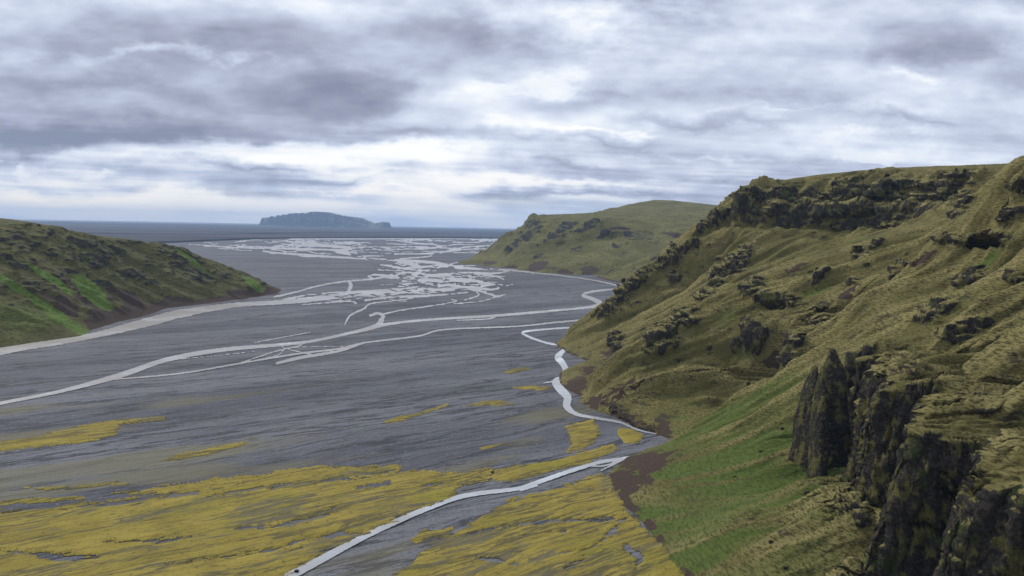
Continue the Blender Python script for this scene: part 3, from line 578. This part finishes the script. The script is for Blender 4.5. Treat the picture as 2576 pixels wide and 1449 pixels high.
    big = fbm(px_ / 13, py_ / 13, pz_ / 11, o=4, seed=51, ridged=True, gain=.55); flute = fbm((py_ + .4 * px_) / 7.5, px_ / 16, pz_ / 60, o=3, seed=52, ridged=True)
    st = pz_ / 4.2 + 1.2 * fbm(px_ / 18, py_ / 18, o=2, seed=53); strata = np.abs((st % 1) - .5) * 2
    sc = np.interp(Y, [85, 330, 900], [.75, 1., 1.7])
    def crack(a, b, c, w): return sstep(1 - np.abs(perlin(a, b, c, seed=71)) / w, 0, 1)
    vert = crack((py_ + .4 * px_) / 6.5, px_ / 14, pz_ / 50, .16) + .7 * crack((py_ - .2 * px_) / 2.8, px_ / 8 + 9, pz_ / 26, .2)
    horz = crack(px_ / 26, py_ / 26, pz_ / 5.2, .14) + .6 * crack(px_ / 12 + 5, py_ / 12, pz_ / 2.1, .16)
    rd = rockw * (push * .8 + sc * (2.9 * big + .5 * (strata - .5) - .7 * horz - .6 * vert) + crag * (3.2 * flute - 1.6 * vert))
    P = P + H * rd[..., None]; P[..., 2] += lift * (.55 + .6 * big)
    tx = fbm(P[..., 0] / 2.6, P[..., 1] / 4.5, P[..., 2] / 2.2, o=2, seed=61)
    tc = P[..., 2] / 1.9 + 1.5 * fbm(P[..., 0] / 14, P[..., 1] / 20, o=3, seed=62); terr = (tc % 1)
    tw = np.interp(Y, [85, 300, 450, 650, 1100], [.16, .20, .32, .42, .3])
    P = P + N2 * ((.42 * tx + (terr - .5) * tw * (1 - rockw)) * hill * np.interp(Y, [85, 400, 1000], [.8, 1, 1.5]))[..., None]
    # the deep hollows
    for px, py, rx, ry, dp in ((2482, 612, 62, 19, 34), (2160, 545, 55, 8, 8), (1950, 765, 40, 8, 8)):
        v = 1 - np.sqrt(sp.ell(px, py, rx, ry, 6, 1.4, warp=warp)); P = P - H * (dp * sstep(v, 0, .45))[..., None]
    # bare soil, fresh green
    soil = np.zeros(X.shape); grn = np.zeros(X.shape)
    for px, py, rx, ry, ang in ((1612, 1165, 90, 30, 33), (1580, 1215, 30, 30, 60), (1448, 962, 34, 22, 10), (1480, 935, 60, 16, 35), (1530, 890, 60, 10, 36), (1560, 985, 90, 9, 33), (1490, 1010, 22, 14, -20), (1580, 1042, 100, 10, -16), (1665, 1070, 30, 16, -30), (2320, 650, 40, 10, 35), (1990, 680, 50, 7, 30), (2130, 730, 40, 9, 35), (1945, 905, 28, 24, 40)):
        soil = np.maximum(soil, sstep(1.15 - np.sqrt(sp.ell(px, py, rx, ry, ang, warp=warp)), 0, .5))
    for px, py, rx, ry, ang, w in ((1820, 1180, 330, 150, 30, 1.2), (1950, 1060, 160, 110, 30, 1.2), (1880, 1340, 320, 110, 20, 1.), (1880, 880, 60, 30, 20, .8), (2230, 545, 120, 30, 12, .8), (2150, 600, 60, 16, 10, .7), (1830, 800, 70, 40, 30, .5), (2420, 720, 40, 120, -45, .7), (2480, 655, 50, 24, 25, .9), (2050, 740, 60, 22, 30, .8), (1720, 1040, 80, 30, 30, .6), (2050, 1200, 110, 60, 20, .8), (2320, 1260, 50, 40, 0, .8), (2480, 1330, 60, 70, 0, .6), (1960, 640, 60, 26, 0, .3), (2090, 1300, 100, 60, 20, .5)):
        grn = np.maximum(grn, w * np.exp(-sp.ell(px, py, rx, ry, ang, depth=2.2)))
    strip = fbm((Y + .25 * X + .8 * wv) / 13, X / 150, o=3, seed=48); grn = np.clip(grn, 0, 1.1) * (1 - .55 * sstep(rid, .35, .75)) * (.95 - .75 * sstep(strip, .0, .4))
    Nn = grid_normals(P); rk = rockw * sstep(Nn[..., 2], .90, .62)
    lowsoil = sstep(2.6 - Z, 0, 2.2) * sstep(fbm(X / 12, Y / 12, o=2, seed=77), -.5, .2)
    soil = np.maximum(soil * (1 - rk * .5), lowsoil * .8)
    attrs = {'rock': rk.ravel(), 'green': grn.ravel(), 'soil': soil.ravel(), 'dry': (sstep(.6 * rid + .3 * rib + 1.0 * (saw - .5) * sawm, .1, .9) * slope_w).ravel()}
    V = P.reshape(-1, 3); Fc = grid_faces(*X.shape); fb = best.ravel()[Fc].mean(1); fo = own.ravel()[Fc[:, 0]]; fc = crag.ravel()[Fc].mean(1)
    inrock = fb > .0
    names = {0: ('dark jagged crag at the outer corner of the skyline, with a tiny stone pinnacle above', 'crag'), 1: ('broad ledged crag just below the outer corner of the skyline', 'crag'), 2: ('tall bluff of grey-black rock in the middle of the upper cliff', 'crag'), 3: ('long undercut cliff over the smooth green hollow', 'cliff'), 4: ('long flat dark cliff right under the grassy plateau rim', 'cliff'),
             5: ('low rock ledge at the right end of the plateau rim cliff', 'rock ledge'), 6: ('thin rock band in the saddle of the plateau skyline', 'rock ledge'), 7: ('upright dark knob standing below the saddle', 'crag'), 8: ('small layered ledge at the lip of the smooth green hollow', 'rock ledge'), 11: ('steep narrow fin of dark rock on the open grass slope', 'rock fin'), 12: ('tall dark cleft wall left of the cave overhang', 'crag'), 13: ('rounded dark outcrop below the tall cleft wall', 'outcrop'),
             14: ('mossy rock roof over a wide dark cave', 'cave'), 15: ('rough mossy crags above the wide dark cave', 'crag'), 17: ('diagonal black crag edging the bright green chute', 'crag'), 21: ('broken black rocks along the lower crest of the far spur', 'crag'), 22: ('ragged dark rocks along the upper crest of the far spur', 'crag'), 24: ('big shadowed black crag in the gully behind the middle spur', 'crag'), 29: ('dark overhanging cave lip on the middle spur', 'cave'),
             30: ('dark gullied wall above the brown scree corner', 'crag'), 31: ('ribbed black wall beside the twin rock pinnacles', 'crag'), 32: ('lone black rock tooth on bright grass under the gullied wall', 'outcrop'), 37: ('moss-capped rock hump on the lower green slope', 'outcrop'), 38: ('eroded dark bank at the foot of the middle spur', 'bank'), 10: ('small rock step beside the cluster in the grassy bowl', 'outcrop'), 16: ('rounded dark outcrop low on the knoll below the wide dark cave', 'outcrop'), 18: ('diagonal dark crag lower along the bright green chute', 'crag'), 19: ('long dark ledge on the tawny slope above the tall fluted cliff', 'rock ledge'), 20: ('dark broken rocks at the head of the tall fluted cliff', 'outcrop'), 23: ('dark round crag midway up the far spur face', 'crag'),
             25: ('dark rock rib near the foot of the far spur', 'outcrop'), 26: ('small dark rock just under the crest of the far spur', 'outcrop'), 27: ('upright dark rib below the broad ledged crag', 'outcrop'), 28: ('dark crag at the upper end of the middle spur crest', 'crag'), 33: ('tiny lone rock on the crest of the middle spur', 'outcrop'), 34: ('dark rocks on the slope directly above the twin rock pinnacles', 'outcrop'), 35: ('small dark rock on open grass below the cluster in the bowl', 'outcrop'),
             36: ('thin tilted rock line above the dark cave lip', 'rock ledge'), 39: ('low mossy rock hump at the base of the tall fluted cliff', 'outcrop'), 9: ('cluster of black rocks in the middle of the grassy bowl', 'outcrop')}
    taken = np.zeros(len(Fc), bool)
    for k in sorted(set(r[6] for r in rocks)):
        sel = inrock & (fo == k) & ~taken
        if sel.sum() < 12: continue
        sel = largest_piece(Fc, sel)
        taken |= sel
        lb, ct = names.get(k, ('small dark rock outcrop jutting from the grassy valley side', 'outcrop'))
        tag(sub_obj({'cliff': 'cliff', 'cave': 'cave_overhang', 'bank': 'eroded_bank', 'rock ledge': 'rock_ledge', 'rock fin': 'rock_fin'}.get(ct, 'rock_outcrop'), V, Fc, sel, M_HILL, attrs), lb, ct, 'rock outcrops on the valley side')
    sel = largest_piece(Fc, (fc > .45) & ~taken); taken |= sel
    tag(sub_obj('cliff', V, Fc, sel, M_HILL, attrs), 'tall fluted black cliff hung with moss beside a deep shadowed cleft', 'cliff', 'rock outcrops on the valley side')
    sp = Spots(P)
    for i, (px, py, r) in enumerate(((2026, 1235, .95), (1936, 1360, .8), (1965, 1076, .8), (1847, 1193, .7), (1911, 1132, .8), (1974, 1427, .8), (2150, 625, 3.2), (2178, 660, 2.0), (1705, 905, 1.1), (1880, 960, 1.2))):
        c, dep = sp.centre(px, py); boulder(c, r, i, {6: 'largest dark boulder in the grassy bowl under the plateau cliffs', 7: 'smaller dark boulder in the grassy bowl, just below the largest one', 8: 'dark boulder on the crest of the middle spur', 9: 'dark boulder in the gully beside the bright green cone'}.get(i, 'small dark boulder resting on the bright green lower slope'), 'boulders on the valley side')
    tag(sub_obj('hill', V, Fc, ~taken, M_HILL, attrs), 'steep mossy green valley side with ribs, gullies and grassy chutes', 'hill', kind='structure')
build_right()

def build_left():
    C = []
    for p in [(0, 875), (110, 858), (205, 845), (240, 826), (300, 808), (420, 775), (560, 758), (640, 747), (698, 735)]:
        x, y = gp(*p); C += [(x, y, 0), (x + 30, y - 14, -14)]
    C += [(-640, 800, 0), (-700, 650, 0), (-600, 640, -30), (-590, 800, -12), (-500, 1740, -4), (-540, 1800, 0), (-640, 1860, 0), (-800, 1960, 0), (-450, 1850, -30), (-600, 2000, -30)]
    C += [at(*p) for p in [(0, 564, 1230), (60, 566, 1260), (130, 576, 1310), (200, 592, 1380), (270, 606, 1450), (330, 608, 1500), (390, 614, 1540), (450, 625, 1580), (520, 657, 1610), (600, 693, 1640), (660, 719, 1662), (100, 700, 1120), (250, 690, 1290), (400, 690, 1440), (520, 705, 1540), (0, 720, 1030), (150, 640, 1230), (300, 640, 1420)]]
    C += [(-1000, 1200, 152), (-1300, 1000, 158), (-1000, 900, 150), (-1000, 700, 140), (-1300, 1500, 130), (-1000, 1600, 96), (-800, 1700, 60), (-900, 1850, 20), (-1300, 1900, 40), (-820, 1000, 130), (-850, 800, 125)]
    f = fit(C); ys = np.linspace(660, 1960, 560); n = 300
    x1 = np.interp(ys, [660, 900, 1000, 1334, 1451, 1681, 1960], [-640, -560, -525, -560, -510, -480, -560]); x0 = np.full(len(ys), -1250.)
    X, Y, Z = sample_rows(f, ys, x0, x1, n); P = np.stack([X, Y, Z], -1); N = grid_normals(P); hill = sstep(Z, 1, 15)
    rid = fbm((Y - .35 * X) / 62, X / 260, o=3, seed=84, ridged=True)
    rough = fbm(X / 26, Y / 30, Z / 20, o=4, seed=86, gain=.6); sw = sstep(N[..., 2], .985, .9)
    P = P + N * ((8.5 * rid * sw + 4.5 * rough * sw + 1.2 * fbm(X / 9, Y / 9, Z / 7, o=2, seed=87)) * hill)[..., None]
    sp = Spots(P); warp = (fbm(X / 22, Y / 22, Z / 16, o=3, seed=14) * 1.6, fbm(X / 22, Y / 22, Z / 16, o=3, seed=15) * 1.6)
    best = np.full(X.shape, -9.)
    for px, py, rx, ry, ang in ((60, 620, 30, 12, -20), (180, 640, 14, 16, 0), (280, 628, 52, 14, 0), (225, 606, 60, 10, -8), (330, 605, 30, 8, 0), (420, 625, 40, 14, -35), (560, 660, 40, 26, -40), (620, 690, 40, 20, -40), (660, 660, 24, 16, 0), (420, 660, 30, 8, 0), (30, 590, 40, 14, -30), (160, 690, 40, 14, -40), (740, 690, 26, 12, 0), (470, 640, 40, 14, -30), (500, 690, 50, 14, -20), (640, 700, 30, 14, -30), (330, 680, 46, 12, 0), (40, 660, 30, 12, -40), (600, 740, 30, 8, -30), (250, 660, 40, 10, 0)):
        best = np.maximum(best, 1 - np.sqrt(sp.ell(px, py, rx, ry, ang, warp=warp)))
    rough2 = fbm(X / 30, Y / 40, Z / 12, o=4, seed=91, gain=.6)
    mid = sstep(Z, 18, 40) * sstep(150 - Z, 0, 16) * sw
    rockw = np.maximum(sstep(best, -.1, .2), sstep(rough2, -.12, .22) * mid * .95)
    H = N.copy(); H[..., 2] *= .35
    P = P + H * (rockw * (3.2 + 3.2 * fbm(P[..., 0] / 16, P[..., 1] / 16, P[..., 2] / 10, o=3, seed=92, ridged=True)))[..., None]
    soil = np.zeros(X.shape); grn = np.zeros(X.shape)
    for px, py, rx, ry, ang in ((255, 770, 70, 26, -38), (300, 800, 90, 26, 10), (400, 770, 90, 16, 14), (220, 730, 60, 14, -45), (330, 750, 60, 16, -30), (520, 758, 90, 9, 10), (640, 742, 70, 7, 10), (685, 734, 18, 8, 0), (240, 815, 30, 14, 20), (150, 760, 14, 60, 50)):
        soil = np.maximum(soil, sstep(1.2 - np.sqrt(sp.ell(px, py, rx, ry, ang, warp=warp)), 0, .5))
    soil = np.maximum(soil, sstep(9 + 7 * fbm(Y / 40, X / 40, o=2, seed=96) - Z, 0, 3) * sstep(Y, 1040, 1080))
    for px, py, rx, ry, ang, w in ((232, 735, 66, 17, -45, 2.), (130, 700, 70, 8, -38, 1.2), (20, 710, 60, 9, -38, 1.), (150, 790, 150, 10, -36, .8), (640, 712, 50, 12, -40, .7), (480, 650, 60, 6, -38, .7), (60, 800, 120, 60, 0, .35)):
        grn = np.maximum(grn, w * np.exp(-sp.ell(px, py, rx, ry, ang) ** 2))
    grn = np.clip(grn, 0, 1.2); soil = soil * (1 - sstep(grn, .45, .8))
    rk = rockw * sstep(grid_normals(P)[..., 2], .95, .70) * (1 - sstep(grn, .3, .7)) * (1 - soil)
    attrs = {'rock': rk.ravel(), 'green': grn.ravel(), 'soil': soil.ravel()}
    tag(mesh_obj('hill', P.reshape(-1, 3), grid_faces(*X.shape), M_HILL2, attrs), 'long dark mossy headland with bright green strips and a brown eroded foot', 'hill', kind='structure')
build_left()

def build_mid():
    C = []
    for p in [(1165, 664), (1200, 669), (1260, 673), (1300, 680), (1350, 685), (1420, 690), (1500, 693)]:
        x, y = gp(*p); C += [(x, y, 0), (x, y - 70, -30)]
    C += [(420, 2480, 0), (700, 2400, 0), (420, 2400, -30), (-230, 3250, 0), (-180, 3500, 0), (-100, 3900, 0), (100, 4400, 0), (-300, 3400, -40), (-230, 3700, -40), (-120, 4200, -40), (-300, 3100, -30)]
    C += [at(*p) for p in [(1250, 627, 3420), (1300, 598, 3450), (1325, 570, 3480), (1345, 546, 3500), (1375, 540, 3500), (1480, 537, 3450), (1430, 538, 3480), (1520, 534, 3480), (1545, 531, 3520), (1552, 529, 3700), (1565, 521, 3900), (1600, 511, 3980), (1640, 504, 4000), (1690, 504, 4000), (1760, 513, 4000), (1830, 521, 4000),
                                       (1500, 560, 3020), (1400, 560, 3150), (1650, 562, 3050), (1750, 580, 2900), (1830, 560, 3200), (1600, 610, 2800), (1420, 620, 2920), (1300, 640, 3120), (1500, 620, 2830), (1560, 650, 2640), (1700, 600, 2850), (1350, 600, 3120), (1540, 600, 2920), (1250, 655, 3060)]]
    C += [(1500, 3000, 190), (1500, 4000, 270), (1500, 2500, 120), (600, 4600, 240), (300, 4500, 150), (1500, 4800, 240), (1000, 2500, 60)]
    f = fit(C); ys = np.linspace(2380, 4500, 430); xs = np.linspace(-330, 1450, 400)
    Y, X = np.meshgrid(ys, xs, indexing='ij'); Z = f(X, Y); P = np.stack([X, Y, Z], -1); N = grid_normals(P); hill = sstep(Z, 3, 30)
    face = sstep(N[..., 2], .985, .90)
    rid = fbm((X + .3 * Y) / 105, Y / 420, o=4, seed=104, ridged=True); rough = fbm(X / 60, Y / 60, Z / 40, o=4, seed=105)
    P = P + N * ((34 * rid * face + 5 * rough + 4 * fbm(X / 22, Y / 22, Z / 15, o=3, seed=101) * face) * hill)[..., None]
    sp = Spots(P); warp = (fbm(X / 50, Y / 50, Z / 30, o=3, seed=14) * 1.7, fbm(X / 50, Y / 50, Z / 30, o=3, seed=15) * 1.7)
    best = np.full(X.shape, -9.)
    for px, py, rx, ry, ang in ((1340, 560, 22, 16, 30), (1320, 590, 22, 14, 45), (1420, 565, 34, 12, 40), (1480, 560, 34, 10, 35), (1390, 590, 30, 8, 30), (1520, 585, 24, 8, 30), (1590, 590, 26, 12, -20), (1640, 600, 20, 14, -40), (1720, 600, 20, 12, -30), (1560, 610, 20, 8, 20), (1765, 545, 24, 8, 5), (1680, 640, 24, 8, 0), (1290, 615, 20, 8, 40), (1660, 505, 34, 3, 0), (1450, 620, 20, 5, 20), (1350, 640, 20, 4, 20), (1540, 545, 24, 3, 0)):
        best = np.maximum(best, 1 - np.sqrt(sp.ell(px, py, rx, ry, ang, warp=warp)))
    rockw = np.maximum(sstep(best, -.25, .15), sstep(fbm(X / 70, Y / 70, Z / 30, o=4, seed=111), .14, .32) * face * .9)
    soil = np.zeros(X.shape)
    for px, py, rx, ry, ang in ((1345, 665, 34, 12, 25), (1480, 674, 26, 13, 0), (1275, 670, 34, 6, 8), (1230, 655, 30, 5, 0), (1420, 680, 24, 7, 0), (1560, 570, 30, 4, 0), (1700, 590, 40, 5, -10), (1225, 668, 50, 3, -4)):
        soil = np.maximum(soil, sstep(1.2 - np.sqrt(sp.ell(px, py, rx, ry, ang, warp=warp)), 0, .5))
    H = N.copy(); H[..., 2] *= .4
    P = P + H * (rockw * (2.5 + 6 * fbm(X / 24, Y / 24, Z / 16, o=3, seed=112, ridged=True)))[..., None] - H * (soil * 6)[..., None]
    rk = rockw * sstep(grid_normals(P)[..., 2], .985, .90)
    tag(mesh_obj('hill', P.reshape(-1, 3), grid_faces(*X.shape), M_HILL3, {'rock': rk.ravel(), 'green': np.full(X.size, .12), 'soil': soil.ravel()}), 'olive green flat-topped hill rising to a rounded summit behind the far spur', 'hill', kind='structure')
    # the low spur in front of it
    C = []
    for p in [(1500, 697), (1540, 708), (1580, 719)]:
        x, y = gp(*p); C += [(x, y, 0), (x - 40, y - 20, -22)]
    C += [at(*p) for p in [(1560, 676, 2400), (1620, 650, 2390), (1700, 612, 2370), (1800, 560, 2340), (1700, 660, 2250), (1640, 690, 2230)]]
    C += [(360, 1900, 0), (420, 1750, -6), (300, 1800, -30), (330, 2560, 0), (450, 2620, 0), (250, 2600, -20), (760, 2600, 60), (760, 2300, 200), (760, 1800, 160), (600, 1800, 70), (600, 2620, 10)]
    f = fit(C); ys = np.linspace(1760, 2620, 240); xs = np.linspace(220, 780, 200)
    Y, X = np.meshgrid(ys, xs, indexing='ij'); Z = f(X, Y); P = np.stack([X, Y, Z], -1); N = grid_normals(P); hill = sstep(Z, 2, 20)
    P = P + N * ((6 * fbm((Y + .2 * X) / 70, X / 240, o=3, seed=120, ridged=True) + 3 * fbm(X / 26, Y / 26, Z / 16, o=3, seed=121)) * hill)[..., None]
    rk = sstep(fbm((Y + .2 * X) / 50, X / 120, Z / 30, o=4, seed=122), .05, .35)
    P = P + N * (rk * hill * 4)[..., None]
    tag(mesh_obj('hill', P.reshape(-1, 3), grid_faces(*X.shape), M_HILL3, {'rock': rk.ravel() * .8, 'green': np.full(X.size, .2), 'soil': (sstep(6 - Z, 0, 5) * .7).ravel()}), 'low dark-ribbed green spur running down to the gravel between the hills', 'hill', kind='structure')
build_mid()

def build_mountain():
    def hill_of(pts, y, half, name, label, seed, plate=.55, rocky=.3):
        W = [at(a, b, y) for a, b in pts]; wx = np.array([w[0] for w in W]); wz = np.array([w[2] for w in W])
        xs = np.linspace(wx[0] - 60, wx[-1] + 60, 260); ys = np.linspace(y - half, y + half, 70)
        X, Y = np.meshgrid(xs, ys); top = np.interp(X, wx, wz); top[:, [0, -1]] = -20
        d = (Y - y) / half; edge = sstep(1 - np.abs(d), .02, plate)
        gl = fbm(X / 190, Y / 900, o=4, seed=seed, ridged=True)
        Z = top * np.clip(edge * (.80 + .34 * gl) + .0 * d, 0, 1) + 14 * fbm(X / 120, Y / 120, o=4, seed=seed + 1) - 4
        Z = np.where(edge > .98, np.minimum(Z, top), Z)
        P = np.stack([X, Y, Z], -1); N = grid_normals(P)
        rk = np.maximum(sstep(N[..., 2], .90, .74), rocky * sstep(gl, .2, .6) * (np.abs(d) > .3))
        o = mesh_obj(name, P.reshape(-1, 3), grid_faces(*X.shape), M_FAR, {'rock': rk.ravel(), 'green': (np.full(X.shape, .4)).ravel(), 'soil': np.zeros(X.size)})
        tag(o, label, 'mountain', kind='structure')
    hill_of([(671, 573), (673, 548), (690, 545), (740, 537), (770, 536), (800, 532.5), (825, 534), (850, 540), (880, 545), (905, 548), (925, 556), (945, 564), (952, 562), (965, 557.5), (973, 559), (977, 572)], 24600, 1000, 'mountain', 'lone blue-grey table mountain standing on the far plain', 130, .5, .5)
    hill_of([(716, 576), (728, 562), (738, 551), (760, 547), (800, 546), (830, 548), (850, 552), (880, 556), (910, 563), (945, 574)], 22900, 620, 'mountain', 'lower cliffed shoulder in front of the lone table mountain', 140, .75, 1.)
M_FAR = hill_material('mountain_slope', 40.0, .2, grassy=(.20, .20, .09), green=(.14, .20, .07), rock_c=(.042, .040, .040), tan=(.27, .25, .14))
build_mountain()

# ------------------------------------------------------------------ far terraces, sea
def terrace(line, back, h, name, label, col):
    L = [gp(*p) for p in line]; xs = np.array([l[0] for l in L]); ys = np.array([l[1] for l in L])
    t = np.linspace(0, 1, 200); tt = np.linspace(0, 1, len(xs)); x = np.interp(t, tt, xs); y = np.interp(t, tt, ys) + 90 * fbm(t * 40, t * 0, o=3, seed=150)
    prof = [(0, -1.), (h * .9, h * .75), (h * 2.2, h), (400, h + .5)]; rows = [np.stack([x * (1 + a / y), y + a, np.full_like(x, z)], -1) for a, z in prof]
    rows.append(np.stack([x / y * back, np.full_like(x, back), np.full_like(x, h + .5)], -1)); P = np.stack(rows)
    tag(mesh_obj(name, P.reshape(-1, 3), grid_faces(len(rows), 200), plain_material(name + '_sand', col), smooth=False), label, 'plain', kind='structure')
terrace([(-900, 690), (-300, 640), (200, 622), (380, 613), (500, 608), (620, 602.5), (733, 599.5), (900, 598.5), (1100, 599), (1295, 600.5), (1700, 606), (2400, 618), (3200, 632)], 40000, 13, 'terrace', 'dark lava terrace edging the far side of the braided river', (.048, .047, .054))
terrace([(-900, 600), (-200, 586), (300, 592), (560, 594), (640, 592), (795, 587.5), (1000, 588), (1280, 590), (1700, 598), (2600, 616), (3200, 628)], 42000, 24, 'terrace', 'flat dark sand plain reaching from the upper terrace to the sea', (.055, .056, .066))
def build_sea():
    ys = np.array([27500, 30000, 36000, 45000.]); us = np.linspace(-1.3, 1.3, 40); Y, U = np.meshgrid(ys, us, indexing='ij'); X = U * Y
    Yw = Y + (Y < 28000) * 900 * fbm(U * 9, U * 0, o=3, seed=160)
    m, nt, b = new_mat('sea_water'); b.inputs['Base Color'].default_value = (.05, .075, .11, 1); b.inputs['Roughness'].default_value = .45; b.inputs['IOR'].default_value = 1.33
    tag(mesh_obj('sea', np.stack([X, Yw, np.full(X.shape, 28.)], -1).reshape(-1, 3), grid_faces(*X.shape), m), 'thin strip of blue sea along the horizon', 'sea', kind='structure')
build_sea()

# ------------------------------------------------------------------ rock pinnacles on the near slope
def fin(name, base, top, width, depth, lean, seed, label, rz=0.0):
    """a weathered blade of layered rock: rings from the foot to a ragged tip"""
    base = np.array(base); top = np.array(top); nr, nc = 90, 64; V = []
    h = top[2] - base[2]; t = np.linspace(0, 1, nr)[:, None]; a = np.linspace(0, 2 * math.pi, nc, endpoint=False)[None]
    z = base[2] + t * h + 0 * a
    ca, sa = np.cos(a), np.sin(a); sq = (np.abs(ca) ** 3 + np.abs(sa) ** 3) ** (-1 / 3)
    wprof = (1.0 - .24 * t) * np.sqrt(np.clip(1 - .95 * sstep(t, .66, 1.03), .03, 1)) * (1 + .10 * perlin(t * 7, t * 0 + seed * .37)); lx = ca * sq * width * wprof; ly = sa * sq * depth * wprof * (1.1 - .25 * t)
    x = base[0] + (top[0] - base[0]) * t ** 1.2 + lx * math.cos(rz) - ly * math.sin(rz); y = base[1] + (top[1] - base[1]) * t ** 1.2 + lx * math.sin(rz) + ly * math.cos(rz)
    n = fbm(x / 6, y / 6, z / 45, o=4, seed=seed, ridged=True, gain=.6); st = np.abs(((z / 3.1 + .9 * fbm(x / 9, y / 9, o=2, seed=seed + 3)) % 1) - .5) * 2
    k = (2.2 * n + .45 * (st - .5) + .5 * fbm(x / 1.7, y / 1.7, z / 1.7, o=2, seed=seed + 5)); r = np.stack([ca * np.ones_like(t), sa * np.ones_like(t)], -1)
    rx = r[..., 0] * math.cos(rz) - r[..., 1] * math.sin(rz); ry = r[..., 0] * math.sin(rz) + r[..., 1] * math.cos(rz)
    f = np.clip((width * wprof) / 4, .25, 1); x = x + rx * k * f; y = y + ry * k * f; z = z + fbm(x / 4, y / 4, o=2, seed=seed + 9) * 2.5 * t ** 3
    P = np.stack([x, y, z], -1); Vx = np.concatenate([P.reshape(-1, 3), P[-1].mean(0)[None] + [0, 0, .8]])
    i = np.arange(nr * nc).reshape(nr, nc); j = np.roll(i, -1, 1); F4 = np.stack([i[:-1], j[:-1], j[1:], i[1:]], -1).reshape(-1, 4)
    T = np.concatenate([F4[:, [0, 1, 2]], F4[:, [0, 2, 3]], np.stack([i[-1], j[-1], np.full(nc, nr * nc)], 1)])
    rock = np.r_[np.full(nr * nc, 1.) - .55 * sstep(st, .75, 1).ravel() * sstep(n, .1, .5).ravel(), .3]
    return tag(mesh_obj(name, Vx, T, M_HILL, {'rock': rock, 'green': np.full(len(Vx), .25), 'soil': np.zeros(len(Vx))}), label, 'rock pinnacle', 'twin rock pinnacles')
fin('rock_pinnacle', np.array(at(2018, 1135, 395)) - [0, 0, 6], at(2050, 922, 402), 2.9, 8, 0, 201, 'left blade of the twin black rock pinnacles, mossy on its crest', .25)
fin('rock_pinnacle', np.array(at(2098, 1140, 388)) - [0, 0, 6], at(2096, 880, 398), 6.0, 8, 0, 207, 'taller broad blade of the twin black rock pinnacles', -.2)
fin('rock_pinnacle', np.array(at(2055, 1172, 372)) - [0, 0, 6], at(2070, 920, 382), 2.3, 6, 0, 211, 'narrow pale-edged rib standing out in front of the twin pinnacles', .1)

# ------------------------------------------------------------------ the air
def build_haze():
    x0, x1, y0, y1, z0, z1 = -62500, 62500, -900, 46000, -42, 640
    V = [(x, y, z) for z in (z0, z1) for y in (y0, y1) for x in (x0, x1)]
    F4 = [(0, 2, 3, 1), (4, 5, 7, 6), (0, 1, 5, 4), (2, 6, 7, 3), (0, 4, 6, 2), (1, 3, 7, 5)]
    m = bpy.data.materials.new('haze'); m.use_nodes = True; nt = m.node_tree; nt.nodes.clear()
    v = nt.nodes.new('ShaderNodeVolumePrincipled'); v.inputs['Color'].default_value = (.50, .70, 1.0, 1); v.inputs['Density'].default_value = 2.6e-5
    o = nt.nodes.new('ShaderNodeOutputMaterial'); nt.links.new(v.outputs[0], o.inputs['Volume'])
    ob = mesh_obj('haze', V, F4, m, smooth=False); tag(ob, 'thin blue haze in the air over the whole valley', 'haze', kind='stuff')
build_haze()
scene.cycles.volume_bounces = 1; scene.cycles.max_bounces = 3; scene.cycles.diffuse_bounces = 1; scene.cycles.glossy_bounces = 1
